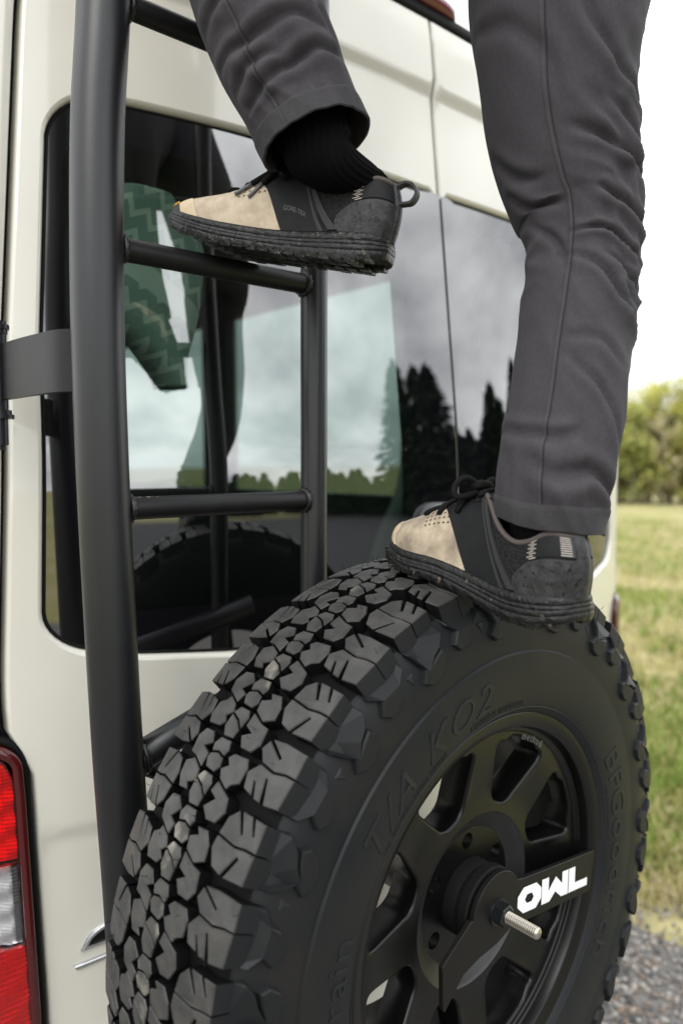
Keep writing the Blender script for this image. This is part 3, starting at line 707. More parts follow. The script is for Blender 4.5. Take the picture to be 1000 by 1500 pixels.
# hinge strap from the upright to the door hinge
def sweep_rect(path, h0, h1, th):
    mb = MB(); rg = []
    for i, p in enumerate(path):
        p = Vector(p); a = Vector(path[max(i - 1, 0)]); c_ = Vector(path[min(i + 1, len(path) - 1)]); tdir = (c_ - a).normalized(); nn = Vector((tdir.y, -tdir.x, 0)) * th / 2
        rg.append([(p.x + nn.x, p.y + nn.y, h0), (p.x + nn.x, p.y + nn.y, h0 + .001), (p.x + nn.x, p.y + nn.y, h1), (p.x - nn.x, p.y - nn.y, h1), (p.x - nn.x, p.y - nn.y, h0)])
    mb.loft(rg, cap0=True, cap1=True); return mb
path = [(.286, .925), (.288, .915), (.289, .895), (.291, .86), (.295, .82), (.299, .79), (.305, .775), (.316, .766), (.330, .762)]
path = [tuple(q) for q in catmull([(x, y, 0) for x, y in path], 40)]
sweep_rect([(p[0], p[1], 0) for p in path], .072, .135, .009).build('hinge_strap', M['rung'], lad, angle=40)
mb = MB(); hx, hy = .2815, .922
for (z0, z1, r_) in ((.060, .147, .011), (.147, .152, .0125), (.152, .157, .0145), (.157, .161, .0115), (.055, .060, .0145), (.050, .055, .017), (.020, .050, .010), (.014, .020, .007)):
    mb.tube([(hx, hy, z0), (hx, hy, z1)], r_, 24)
mb.build('hinge_pin', M['nut'], lad, angle=40)
mb = MB(); mb.tube([(.3165, .767, .070), (.3165, .767, .137)], .0045, 10); mb.build('weld', M['powder'], lad)
# lower door clamp peeping out beside the tread
mb = MB(); rg = []
for i in range(14):
    a = i / 13; c_ = Vector((.322 + .03 * a, .80 - .03 * a, -.705 + .035 * a)); rg.append([c_ + Vector((math.cos(q), math.sin(q) * .8, math.sin(q) * .5)) * (.016 + .004 * noise.noise(Vector((i * .9, q, 2)))) for q in [k_ * .5236 for k_ in range(12)]])
mb.loft(rg, cap0=True, cap1=True); mb.build('door_clamp', M['nut'], lad, smooth=False)

# ------------------------------------------------------------------ spare wheel (own frame: y = axis into the van, x right, z up)
WC = Vector((.6542, .4958, -.4944)); wn = Vector((-.0267, .9993, .0256)).normalized()
wx = wn.cross(Vector((0, 0, 1))).normalized(); wx = wx if wx.x > 0 else -wx; wz = wx.cross(wn); wz = wz if wz.z > 0 else -wz
def wheel_root(name, label, cat):
    o = bpy.data.objects.new(name, None); COL.objects.link(o); o.empty_display_size = .1
    o.matrix_world = Matrix(((wx.x, wn.x, wz.x, WC.x), (wx.y, wn.y, wz.y, WC.y), (wx.z, wn.z, wz.z, WC.z + EYE), (0, 0, 0, 1)))
    return tag(o, label, cat)
whl = wheel_root('spare_wheel', 'large off-road spare wheel mounted on the van rear under a shoe', 'wheel')
def lathe(prof, seg, closed=False):
    mb = MB(); rg = [[(r_ * math.cos(a), o_, r_ * math.sin(a)) for o_, r_ in prof] for a in [2 * math.pi * k_ / seg for k_ in range(seg)]]
    rg.append(rg[0]); mb.loft([list(reversed(q)) for q in rg], closed=closed); return mb
PROF = [(.010, .206), (.002, .2135), (-.003, .219), (-.008, .224), (-.0105, .232), (-.0125, .244), (-.0138, .26), (-.0138, .275), (-.0130, .2888), (-.0105, .2905), (-.0108, .300), (-.0108, .312), (-.009, .328), (-.005, .343), (.001, .3535), (.010, .3605), (.030, .3630), (.058, .3655), (.086, .3660), (.114, .3655), (.142, .3630), (.162, .3605), (.172, .3535), (.178, .343), (.183, .325), (.187, .300), (.187, .275), (.183, .25), (.178, .232), (.172, .219), (.168, .206)]
tyre = lathe(PROF, 160).build('tyre', M['side_rubber'], whl, raw=True, angle=28)
lathe([(.0045, .3578), (.012, .3622), (.030, .3636), (.058, .3661), (.086, .3666), (.114, .3661), (.142, .3636), (.160, .3622), (.1675, .3578)], 160).build('groove_shade_band', M['shade_rubber'], tyre, raw=True)  # band added over the carcass to paint shade into the groove floors
def side_o(r_):
    pts = [(r, o) for o, r in PROF[:17]]; return lerp_tab(pts, r_)
NP = 38; RS = .378
def rt(w_): return .3825 - .0115 * abs((w_ - .086) / .086) ** 2.2
def wmap(s, w_, r_): a = s / RS; return (r_ * math.sin(a) * -1, w_, r_ * math.cos(a))
def ccw(P):
    A = sum(P[i - 1][0] * P[i][1] - P[i][0] * P[i - 1][1] for i in range(len(P))); return P if A > 0 else P[::-1]
def block_mesh(name, polys, m, base=.3585, flare=0):
    mb = MB()
    for P in polys:
        P = ccw(P); q = offs(P, .0007); rings = []
        rings.append([wmap(s, w_ - (flare if w_ < .012 else 0) + (flare if w_ > .160 else 0), base if .012 < w_ < .16 else base - .010) for s, w_ in P])
        rings.append([wmap(s, w_, rt(w_) - .0011) for s, w_ in P]); rings.append([wmap(s, w_, rt(w_)) for s, w_ in q]); mb.loft(rings, cap1=True)
    me = mk(name, mb.v, mb.f, [m, M['shade_rubber'], M['side_rubber']], None, raw=True, smooth=False); d = me.data; k_ = 0  # block side walls take the painted groove shade
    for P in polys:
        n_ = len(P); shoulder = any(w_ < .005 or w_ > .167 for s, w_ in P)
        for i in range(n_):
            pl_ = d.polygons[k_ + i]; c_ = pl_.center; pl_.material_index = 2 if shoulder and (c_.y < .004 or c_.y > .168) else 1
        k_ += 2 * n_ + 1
    bpy.data.objects.remove(me); return d
mm = .001
def sc_(P): return [(a * mm, b_ * mm) for a, b_ in P]
def mir(P): return [(-a, 172 - b_) for a, b_ in P]
# outlines in millimetres: along the tread, across the tread (0 = outer shoulder, 172 = inner shoulder)
SH_A = [[(-26, -1), (-4.2, -1.8), (-4.2, 7), (-1.5, 19), (-4, 34), (-14, 42), (-23, 38), (-12, 20), (-14, 19), (-25, 36), (-27, 22)], [(-2.8, -1.8), (24, 0), (26, 14), (6, 21), (6.5, 23), (25.5, 18.5), (25, 25), (12, 31), (12.6, 32.8), (23.5, 29), (21, 39), (8, 43.5), (-2.4, 34.5), (.1, 19), (-2.8, 7)]]
SH_B = [[(-25, 3), (-1.2, 2.5), (-1.2, 12), (.6, 23), (-2, 43), (-17, 40), (-25, 32), (-9, 22), (-10, 20), (-26, 28.5), (-25.6, 18), (-12, 11), (-12.8, 9.3), (-25.4, 14.5)], [(.3, 2.5), (25, 3.5), (26.5, 24), (8, 15), (7.2, 17), (26, 27.4), (23, 38), (10, 45), (-.5, 43.3), (2.1, 23), (.3, 12)]]
C_A = [[(-28, 50), (-21, 45.5), (-8, 46.5), (-4, 54), (.3, 57), (-4.5, 68), (-12, 73), (-17, 66), (-22, 71), (-27, 66)], [(1.9, 57.6), (5, 50), (16, 46.5), (26, 52.5), (27, 63), (19, 72.5), (10, 63), (6.5, 72), (-2.8, 68.4)]]
C_B = [[(-26, 56), (-17, 49), (-5, 47.5), (0, 58), (-6, 71), (-16, 73.5), (-20, 64), (-25, 68)], [(1.6, 58), (3, 48.5), (18, 46), (26, 52), (26, 64), (17, 71), (12, 62), (8.5, 72), (-4, 71.5)]]
H_A = [[(-13.6, 80), (-6, 76.6), (-.8, 79), (-3, 87), (-.8, 95), (-7, 97.5), (-13.6, 93)], [(.6, 79), (8, 76.6), (13, 81), (12, 92.5), (5, 97), (.6, 95), (-1.5, 87)]]
H_B = [[(-13, 80.5), (-7, 76.4), (3, 78.5), (-3, 86), (-7, 97), (-13.5, 92)], [(4.4, 79), (12.6, 80.5), (13.4, 92), (6, 97.6), (-5.4, 97), (-1.6, 86.8)]]
kinds = {}
def grow(q, nm):
    k_ = {'c': 1.06, 'h': 1.09, 's': 1.0}[nm[0]]; cy = {'c': 60, 'h': 87, 's': 0}[nm[0]]
    return [(a * k_, cy + (b_ - cy) * k_) for a, b_ in q]
for nm, P in (('shA', SH_A), ('shB', SH_B), ('cA', C_A), ('cB', C_B), ('hA', H_A), ('hB', H_B)): kinds[nm] = [sc_(grow(q, nm)) for q in P]
def meshes(nm, m, flare=0):
    a = block_mesh('tread_block', kinds[nm], m, flare=flare)
    b_ = block_mesh('tread_block', [[(-s, .172 - w_) for s, w_ in q] for q in kinds[nm]], m, flare=flare); return a, b_
TM = M['tread']; TS = M['tread_scuff']
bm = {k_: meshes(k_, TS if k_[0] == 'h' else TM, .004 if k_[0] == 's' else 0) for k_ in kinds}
def put(me, ang, parent, name='tread_block'):
    o = bpy.data.objects.new(name, me); COL.objects.link(o); o.parent = parent; o.rotation_euler = (0, -ang, 0); return o
STEP = 2 * math.pi / NP; ROT0 = R(4.0)
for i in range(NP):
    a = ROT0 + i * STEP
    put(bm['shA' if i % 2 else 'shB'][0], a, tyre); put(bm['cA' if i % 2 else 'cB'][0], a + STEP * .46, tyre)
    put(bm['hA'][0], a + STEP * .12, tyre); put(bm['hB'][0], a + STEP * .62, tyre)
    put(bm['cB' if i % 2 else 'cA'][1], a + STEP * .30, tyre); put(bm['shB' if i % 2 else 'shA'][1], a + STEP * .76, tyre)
# side biters: raised zig-zag lugs on the shoulder flank
def side_mesh(P, h, m, name):
    P = ccw([(-s, r_) for s, r_ in P]); rings = []
    for o_, dp in ((-.0012, .0015), (0, -h * .75), (.0014, -h)):
        rings.append([(-(r_) * math.sin(-s / RS) * 1, side_o(r_) + dp * (.55 + .45 * sm(.315, .350, r_)), r_ * math.cos(s / RS)) for s, r_ in offs(P, o_)])
    mb = MB(); mb.loft([list(q) for q in rings], cap1=True); o = mk(name, mb.v, mb.f, m, None, raw=True, smooth=False); d = o.data; bpy.data.objects.remove(o); return d
LA = sc_([(-25, 363), (-26, 350), (-15, 340.5), (-4, 336), (9, 328), (-5, 333.5), (-17, 337), (-21, 329), (-13, 316), (-2, 311), (12, 312), (22, 320), (13, 331), (19, 341), (24, 352), (25, 363), (4, 363.5)])
LB = sc_([(-24, 362), (-25, 348), (-12, 340), (-8, 330), (3, 322), (16, 322), (24, 331), (15, 342), (25, 351), (26, 362), (2, 363)])
TRI = sc_([(-5, 335), (5, 335), (0, 325)])
ml = [side_mesh(LA, .0085, M['side_rubber'], 'side_lug'), side_mesh(LB, .0075, M['side_rubber'], 'side_lug')]; mt = side_mesh(TRI, .0018, M['letters'], 'snowflake_mark')
for i in range(NP):
    a = ROT0 + i * STEP; put(ml[i % 2], a, tyre, 'side_lug')
    if i % 2 == 0: put(mt, a + STEP * .52, tyre, 'snowflake_mark')
mb = MB(); rnd = random.Random(12)
for i in range(240):
    a = rnd.uniform(0, 6.283); w_ = rnd.choice((.001, .021, .040, .058, .075, .097, .115, .132, .151, .171)) + rnd.uniform(-.004, .004); r0 = rt(w_) - .001; ln = rnd.uniform(.004, .008)
    d = Vector((-math.sin(a), rnd.gauss(0, .35), math.cos(a))).normalized(); p0 = Vector((-r0 * math.sin(a), w_, r0 * math.cos(a))); mb.tube([p0, p0 + d * ln], [.00035, .0002], 3, False)
tag(mb.build('moulding_hairs', M['shade_rubber'], tyre, raw=True), kind='stuff')
mb = MB()
for i in range(90):
    a = rnd.uniform(0, 6.283); w_ = rnd.uniform(.045, .125); sz = rnd.uniform(.0015, .0036); r0 = .3672 + sz * .5
    p0 = Vector((-r0 * math.sin(a), w_, r0 * math.cos(a))); mb.add([p0 + Vector((q.x * rnd.uniform(.7, 1.2), q.y, q.z)) * sz for q in iv], jf)
tag(mb.build('trapped_grit', stone_mats[0], tyre, raw=True, smooth=False), kind='stuff')
# raised lettering
def ring_text(body, size, rmid, mid_deg, h, m, parent, name, spacing=1.0, stretch=1.0, shear=0, base_o=None, flip=False):
    v, f = text_mesh(body, size, h / 2, spacing, shear); xs_ = [p[0] for p in v]; x0 = (min(xs_) + max(xs_)) / 2; ysz = [p[1] for p in v]; y0 = (min(ysz) + max(ysz)) / 2
    out_ = []
    for x, y, z in v:
        r_ = rmid + (y - y0); a = R(mid_deg) - (x - x0) * stretch / rmid
        so = side_o(r_) if base_o is None else base_o; out_.append((r_ * math.cos(a), so - (z + h / 2), r_ * math.sin(a)))
    return mk(name, out_, f, m, parent, raw=True, smooth=False)
ring_text('BFGoodrich', .040, .2535, -3, .0010, M['letters'], tyre, 'lettering', 1.12, 1.32)
ring_text('T/A KO2', .044, .2555, 121, .0010, M['letters'], tyre, 'lettering', 1.15, 1.15, .35)
ring_text('All-Terrain', .038, .252, 186, .0010, M['letters'], tyre, 'lettering', 1.1, 1.15)
ring_text('LT245/75R16 120/116S M+S', .008, .233, 95, .0007, M['letters'], tyre, 'lettering', 1.0)
ring_text('BAJA CHAMPION  RADIAL TUBELESS', .007, .232, 130, .0006, M['letters'], tyre, 'lettering', 1.0)
ring_text('MAX LOAD SINGLE 3042 LBS', .006, .232, 10, .0006, M['letters'], tyre, 'lettering', 1.0)
# thin moulded ribs on the sidewall
for r_ in (.2265,):
    lathe([(side_o(r_) + .0005, r_ - .0012), (side_o(r_) - .0009, r_ - .0004), (side_o(r_) - .0009, r_ + .0004), (side_o(r_) + .0005, r_ + .0012)], 160).build('sidewall_rib', M['side_rubber'], tyre, raw=True)
# ---- rim
rim = lathe([(.012, .2125), (.002, .2155), (-.0015, .2175), (-.0030, .2190), (-.0036, .2180), (-.0032, .2150), (.000, .2035), (.0015, .2015), (.006, .2000), (.012, .1990), (.0135, .1975), (.0145, .1935), (.016, .1920), (.024, .1905), (.030, .1895), (.06, .186), (.12, .182), (.160, .19), (.168, .208), (.172, .2125)], 128).build('rim', M['wheel'], whl, raw=True, angle=25)
ring_text('method', .0125, .1985 - .010, 63, .0006, M['grey_print'], rim, 'lettering', 1.25, base_o=.0148)
# eight-spoke disc with pockets
FO = .0165
def disc_o(r_): return FO + .010 * sm(.19, .11, r_) * 1.0
poc = []
for k_ in range(8):
    a0 = R(22.5 + 45 * k_); P = []
    def pt(r_, da): return (r_ * math.cos(a0 + da), r_ * math.sin(a0 + da))
    ra, rb = .1105, .1835; ha = R(8.0); hb = R(16.2)
    corners = [(ra, -ha, .012), (rb, -hb, .016), (rb, hb, .016), (ra, ha, .012)]
    base = [pt(c_[0], c_[1]) for c_ in corners]
    for i in range(4):
        A = Vector(base[i]); Pv = Vector(base[i - 1]); Nx = Vector(base[(i + 1) % 4]); rr = corners[i][2]
        d1 = (Pv - A).normalized(); d2 = (Nx - A).normalized(); p1 = A + d1 * rr; p2 = A + d2 * rr
        for j in range(7):
            u = j / 6; P.append(tuple(p1 * (1 - u) ** 2 + A * 2 * u * (1 - u) + p2 * u * u))
        if i == 1:
            for j in range(1, 6):
                u = j / 6; ang = -hb + (2 * hb) * (.18 + .64 * u); P.append(pt(rb + .003, ang))
    poc.append(ccw(P))
RO, RI = .1925, .098
outer = [(RO * math.cos(R(q)), RO * math.sin(R(q))) for q in range(0, 360, 3)]; inner = [(RI * math.cos(R(q)), RI * math.sin(R(q))) for q in range(0, 360, 5)]
pts = [(r_ * math.cos(R(q)), r_ * math.sin(R(q))) for r_ in (.102, .107, .115, .125, .14, .155, .17, .182, .188) for q in range(0, 360, 4)]
pk = [offs(P, -.0035) for P in poc]
V, F = cdt(outer, pk + [inner], pts)
mb = MB(); mb.add([(x, disc_o(math.hypot(x, y)), y) for x, y in V], F)
disc = mb.build('spoke_disc', M['wheel'], rim, raw=True, angle=60)
mb = MB()
for P in poc:
    rings = [[(x, disc_o(math.hypot(x, y)) + dp, y) for x, y in offs(P, o_)] for o_, dp in ((-.0035, 0), (-.002, .0005), (-.0007, .0016), (0, .0035), (-.002, .034), (-.006, .040))]
    mb.loft(rings)
mb.build('pocket_wall', M['wheel'], rim, raw=True, angle=50)
# dished hub with lug holes
lathe([(disc_o(.098), .098), (.0278, .0965), (.0295, .094), (.0375, .0780), (.0395, .0765)], 96).build('hub_dish', M['machined'], rim, raw=True, angle=40)
outer = [(.0765 * math.cos(R(q)), .0765 * math.sin(R(q))) for q in range(0, 360, 5)]
lh = [[(.063 * math.cos(R(30 + 60 * k_)) + .0095 * math.cos(R(q)), .063 * math.sin(R(30 + 60 * k_)) + .0095 * math.sin(R(q))) for q in range(0, 360, 24)] for k_ in range(6)]
V, F = cdt(outer, lh, []); mb = MB(); mb.add([(x, .0395, y) for x, y in V], F)
for P in lh: mb.loft([[(x, .0395, y) for x, y in P], [(x, .052, y) for x, y in P]])
mb.build('hub_face', M['wheel'], rim, raw=True, angle=40)

# ------------------------------------------------------------------ wheel clamp: pads, plate with lettering, bolt
clp = wheel_root('wheel_clamp', 'black clamp plate lettered OWL bolted over the spare wheel hub', 'wheel clamp')
lathe([(.042, .040), (.039, .0425), (.026, .0425), (.0235, .0415), (.0225, .039), (.0215, .039), (.0165, .0390), (.016, .0450), (.007, .0450), (.0052, .0435), (.0048, .041), (.0048, .001)], 80).build('rubber_pad', M['rubber'], clp, raw=True, angle=30)
def arm(ang, L, w0, w1):
    a = R(ang); u = (math.cos(a), math.sin(a)); n_ = (-u[1], u[0]); return lambda l, s: (u[0] * l + n_[0] * s, u[1] * l + n_[1] * s)
A1 = arm(-9, .2, 0, 0)
PL = [A1(.030, .0), ]
out1 = [A1(.030, -.0255), A1(.206, -.0255), A1(.208, -.0235), A1(.208, .0245), A1(.206, .0265), A1(.046, .0265)]
cap = [(.044 * math.cos(R(q)), .044 * math.sin(R(q))) for q in range(30, 171, 10)]
low = [(-.047, .008), (-.0905, -.0185), (-.093, -.0215), (-.0905, -.068), (-.0875, -.0725), (-.058, -.046), (-.030, -.040), (.0, -.038), (.022, -.032)]
P = ccw(dens(out1 + cap + low, .02))
po = -.0045
mb = MB(); rings = [[(x, po + dp, y) for x, y in offs(P, o_)] for o_, dp in ((.0, .0055), (0, .0008), (.0008, 0))]; mb.loft(rings, cap0=True, cap1=True)
pl = mb.build('plate', M['plate'], clp, raw=True, smooth=False)
# lettering: outlines of the angular letters, in a unit frame along the arm
def letters(polys, holes):
    mb = MB()
    for P, h in zip(polys, holes):
        Pq = dens(ccw(P), .05); V, F = cdt(Pq, [dens(ccw(x), .05) for x in h], [])
        mb.add([(*(lambda q: (q[0], po - .0007, q[1]))(A1(.0385 + x * .0422 - y * .0045, -.0145 + y * .0305)),) for x, y in V], F)
    return mb
Ol = [(.30, 0), (.92, 0), (1.18, .30), (1.18, .72), (.92, 1), (.30, 1), (.02, .70), (.02, .30)]; Oh = [(.47, .34), (.70, .34), (.80, .5), (.70, .68), (.47, .68), (.37, .5)]
Wl = [(1.21, 0), (1.21, 1), (1.56, 1), (1.56, .46), (1.93, .92), (2.28, .54), (2.28, 1), (2.61, 1), (2.61, 0), (2.25, 0), (1.92, .32), (1.62, 0)]
Ll = [(2.65, 0), (2.65, 1), (3.0, 1), (3.0, .33), (3.72, .33), (3.72, 0)]
letters([Ol, Wl, Ll], [[Oh], [], []]).build('lettering', M['white'], pl, raw=True, smooth=False)
mb = MB()
for o0, r_ in ((-.0045, .0155), (-.0065, .0155)): pass
hexr = lambda o_, r_, k0=0: [(r_ * math.cos(R(60 * k_ + k0)), o_, r_ * math.sin(R(60 * k_ + k0))) for k_ in range(6)]
lathe([(-.0045, .0155), (-.0068, .0152), (-.0070, .006)], 40).build('washer', M['nut'], clp, raw=True, angle=30)
mb.loft([hexr(-.0070, .0125, 10), hexr(-.0165, .0125, 10), hexr(-.0178, .0108, 10)], cap1=True); mb.build('nut', M['nut'], clp, raw=True, smooth=False)
prof = []; o_ = .0
while o_ > -.054:
    prof += [(o_, .0052), (o_ - .0009, .0064), (o_ - .0012, .0064), (o_ - .0021, .0052)]; o_ -= .0024
prof += [(-.0555, .0058), (-.0568, .0046), (-.0568, 0)]
lathe(prof, 32).build('threaded_bolt', M['steel'], clp, raw=True, angle=50)
# carrier post and braces behind the wheel
mb = MB(); mb.tube([(0, .062, 0), (0, .36, 0)], .035, 28); mb.build('carrier_post', M['powder'], clp, raw=True, angle=40)
for a, b_ in (((-.27, .285, .155), (.30, .285, -.20)), ((-.26, .30, -.20), (.34, .29, .12))):
    mb = MB(); mb.tube([a, b_], .0165, 20); mb.build('brace', M['powder'], clp, raw=True)

# ------------------------------------------------------------------ the climber
per = empty('person', (.62, .45, -.14), 'person in charcoal trousers and tan and black shoes climbing the van ladder', 'person')
CE1 = cr.normalized()
def trouser_leg(levels, name, seed, seam_deg, folds, hem_tilt=(0, 0), e1ref=CE1, nring=230, nseg=150, creases=(), byz=True):
    C = catmull([l[0] for l in levels], nring); Rd = [q.x for q in catmull([(l[1], 0, 0) for l in levels], nring)]
    rings = []; S = [0]
    for i in range(nring): S.append(S[-1] + (C[i + 1] - C[i]).length)
    frames = []
    for i in range(nring + 1):
        t_ = (C[min(i + 1, nring)] - C[max(i - 1, 0)]).normalized(); e1 = (e1ref - t_ * e1ref.dot(t_)).normalized(); e2 = t_.cross(e1); frames.append((e1, e2, t_))
    CR = []
    for pts_, A, wd in creases:
        wd = wd * .78; q = []
        for ph_, h in pts_:
            ss = S[min(range(nring + 1), key=lambda i: abs(C[i].z - h))] if byz else h
            q.append(Vector((R(ph_) * .065, ss)))
        fine = []
        n_ = 10 * (len(q) - 1); c3 = catmull([(p.x, p.y, 0) for p in q], n_); CR.append(([Vector((p.x, p.y)) for p in c3], A, wd))
    def disp(ph, s):
        d = 0
        pw = (ph + math.pi) % (2 * math.pi) - math.pi
        if pw > R(60): pw -= 2 * math.pi
        P = Vector((pw * .065 + .004 * noise.noise(Vector((pw * 2, s * 30, seed))), s + .003 * noise.noise(Vector((pw * 3, s * 20, seed + 9)))))
        for q, A, wd in CR:
            best = 1e9; bi = 0
            for i, c_ in enumerate(q):
                dd = (P - c_).length_squared
                if dd < best: best = dd; bi = i
            if best > (wd * 7) ** 2: continue
            c_ = q[bi]; u = bi / (len(q) - 1)
            for a, b_ in ((bi - 1, bi), (bi, bi + 1)):
                if a < 0 or b_ >= len(q): continue
                ab = q[b_] - q[a]; tt = max(0, min(1, (P - q[a]).dot(ab) / max(ab.length_squared, 1e-12))); pp = q[a] + ab * tt; dd = (P - pp).length_squared
                if dd <= best: best = dd; c_ = pp; u = (a + tt) / (len(q) - 1)
            tn = (q[min(bi + 1, len(q) - 1)] - q[max(bi - 1, 0)]); sg = 1 if tn.x * (P.y - c_.y) - tn.y * (P.x - c_.x) > 0 else -1
            fade = max(.12, math.sin(math.pi * min(1, .10 + u * .9))); x = math.sqrt(best) * sg / wd
            d += 1.35 * A * fade * (-math.exp(-(x / .8) ** 2) + .75 * math.exp(-((x - 1.9) / 1.3) ** 2) + .45 * math.exp(-((x + 2.0) / 1.5) ** 2))
        cx, cy = math.cos(ph), math.sin(ph)
        d += .0035 * noise.noise(Vector((cx * 1.1 + seed, cy * 1.1, s * 7)))
        d += .0012 * noise.noise(Vector((cx * 2.6 + seed, cy * 2.6, s * 26)))
        d += math.exp(-(s / .035) ** 2) * (.0045 * noise.noise(Vector((cx * 1.5 + seed, cy * 1.5, 4))) + .0016 * noise.noise(Vector((cx * 4 + seed, cy * 4, 8))))
        wv = .35 * noise.noise(Vector((cx * .9, cy * .9 + seed, s * 6)))
        for (s0, ws, p0, wp, A, freq, slope, asy) in folds:
            g_ = math.exp(-((s - s0) / ws) ** 2); dp = (ph - R(p0) + math.pi) % (2 * math.pi) - math.pi; g_ *= math.exp(-(dp / R(wp)) ** 2)
            if g_ < .01: continue
            q = (s + slope * dp * .06) * freq + wv * 2.2
            n_ = noise.noise(Vector((q, dp * .55 + asy, seed * 3.1)))
            n2 = noise.noise(Vector((q * 2.1 + 5, dp * .8, seed * 1.7)))
            d += A * g_ * ((1 - abs(n_) * 3.2) * .75 + .3 * n2)
        return d
    for i in range(nring + 1):
        e1, e2, t_ = frames[i]; s = S[i]; ring = []
        for j in range(nseg):
            ph = 2 * math.pi * j / nseg; r_ = Rd[i] + disp(ph, s)
            sh = (hem_tilt[0] * math.cos(ph) + hem_tilt[1] * math.sin(ph) + .004 * noise.noise(Vector((math.cos(ph) * 1.6, math.sin(ph) * 1.6, seed)))) * math.exp(-(s / .05) ** 2)
            ring.append(C[i] + e1 * (r_ * math.cos(ph)) + e2 * (r_ * 1.07 * math.sin(ph)) + t_ * sh)
        rings.append(ring)
    return C, S, rings, frames
def seam_strip(rings, frames, j0, width, lift, i0, i1, n):
    """a thin raised strip following ring index j0"""
    mb = MB(); rg = []
    for i in range(i0, i1):
        r_ = rings[i]; c_ = sum(r_, Vector()) / len(r_); row = []
        for k_, h in ((-width, 0), (-width * .5, lift), (width * .5, lift), (width, 0)):
            x = j0 + k_; a = int(math.floor(x)) % n; b_ = (a + 1) % n; u = x - math.floor(x); p = r_[a] * (1 - u) + r_[b_] * u; row.append(p + (p - c_).normalized() * (h + .0002))
        rg.append(row)
    mb.loft(rg, closed=False); return mb
def leg_part(levels, seed, seam_deg, folds, tilt, creases, byz):
    C, S, rings, fr = trouser_leg(levels, 'trouser_leg', seed, seam_deg, folds, tilt, creases=creases, byz=byz); n = len(rings[0])
    # inner turn-in of the hem
    c0 = sum(rings[0], Vector()) / n
    inner = [[c0 + (p - c0) * .965 + fr[0][2] * d for p in rings[0]] for d in (.03, .001)]
    mid = [c0 + (p - c0) * .985 - fr[0][2] * .0006 for p in rings[0]]
    mb = MB(); mb.loft(inner + [mid] + rings); leg = mb.build('trouser_leg', M['trousers'], per)
    # hem band, a little proud, with its stitch line
    k_ = next(i for i, s in enumerate(S) if s > .021); hb = MB(); rg = []
    for i in range(0, k_ + 1):
        c_ = sum(rings[i], Vector()) / n; h = .0012 if i < k_ else -.0004; rg.append([p + (p - c_).normalized() * h for p in rings[i]])
    hb.loft([[c0 + (p - c0) * .982 - fr[0][2] * .0005 for p in rings[0]]] + rg); hb.build('hem', M['hem'], leg)
    j0 = (seam_deg % 360) / 360 * n
    seam_strip(rings, fr, j0, .9, .0010, 0, len(rings) - 1, n).build('seam', M['hem'], leg)
    seam_strip(rings, fr, j0 + 1.0, .16, .0011, k_, len(rings) - 1, n).build('stitching', M['seam'], leg)
    return leg, C, rings
RL = [((.607, .400, -.060), .0470), ((.607, .400, -.017), .0495), ((.632, .405, .048), .0525), ((.664, .415, .116), .0545), ((.690, .425, .188), .0545), ((.697, .432, .238), .0575), ((.695, .440, .270), .0640), ((.690, .450, .328), .0705), ((.690, .455, .398), .0775), ((.700, .460, .470), .0915), ((.698, .445, .56), .098), ((.672, .41, .68), .104), ((.645, .385, .78), .106)]
# folds: centre along the leg, spread, centre angle, spread, depth, frequency, slope, variation
rf = [(.30, .10, -20, 60, .0022, 26, -1.4, 0), (.36, .12, -60, 45, .0040, 20, 1.6, 3), (.20, .10, -60, 75, .0036, 15, 1.2, 7), (.05, .045, -70, 80, .0065, 17, .9, 11), (.27, .05, 190, 55, .006, 22, .8, 2), (.45, .12, -30, 60, .0030, 16, -1.6, 9), (.11, .06, -30, 50, .004, 14, -1.2, 4)]
rc = [([(-0.0, 0.314), (-55.2, 0.356), (-86.4, 0.402), (-104.2, 0.441)], 0.0042, 0.007), ([(-10.7, 0.242), (-56.0, 0.279), (-84.0, 0.299), (-105.2, 0.308)], 0.0045, 0.006), ([(-0.0, 0.205), (-70.3, 0.234), (-93.9, 0.246)], 0.0055, 0.005), ([(-0.0, 0.174), (-59.8, 0.192), (-91.3, 0.205), (-115.9, 0.201)], 0.006, 0.005), ([(-0.0, 0.148), (-53.2, 0.166), (-83.7, 0.177)], 0.005, 0.0045), ([(-0.0, 0.123), (-57.9, 0.138), (-88.3, 0.159), (-125.9, 0.174)], 0.0042, 0.0055), ([(-18.3, 0.27), (-52.2, 0.311), (-69.2, 0.335)], 0.0036, 0.006), ([(-31.1, 0.015), (-74.1, 0.055), (-110.5, 0.075)], 0.0026, 0.005), ([(-9.9, -0.033), (-60.5, -0.014), (-101.0, -0.02), (-137.0, -0.011)], 0.005, 0.0065), ([(-180.0, 0.015), (-112.2, 0.006), (-79.8, 0.012)], 0.0036, 0.006), ([(-157.2, 0.23), (-128.4, 0.188), (-113.8, 0.145)], 0.0025, 0.006), ([(-171.4, 0.273), (-142.1, 0.246), (-122.3, 0.234)], 0.0042, 0.006), ([(-180.0, 0.314), (-152.4, 0.282), (-128.6, 0.27)], 0.0032, 0.007), ([(-180.0, 0.427), (-123.7, 0.384), (-102.0, 0.328)], 0.0026, 0.008), ([(-47.5, 0.075), (-79.4, 0.089), (-119.4, 0.085)], 0.002, 0.006)]
legR, CR_, ringsR = leg_part(RL, 1.3, 243, rf, (-.008, .002), rc, True)
LLv = [((.493, .600, .316), .0545), ((.487, .612, .345), .0560), ((.475, .630, .390), .0588), ((.465, .660, .465), .0642), ((.462, .672, .54), .070), ((.470, .655, .62), .078), ((.490, .59, .70), .086), ((.515, .50, .77), .094), ((.54, .42, .80), .10)]
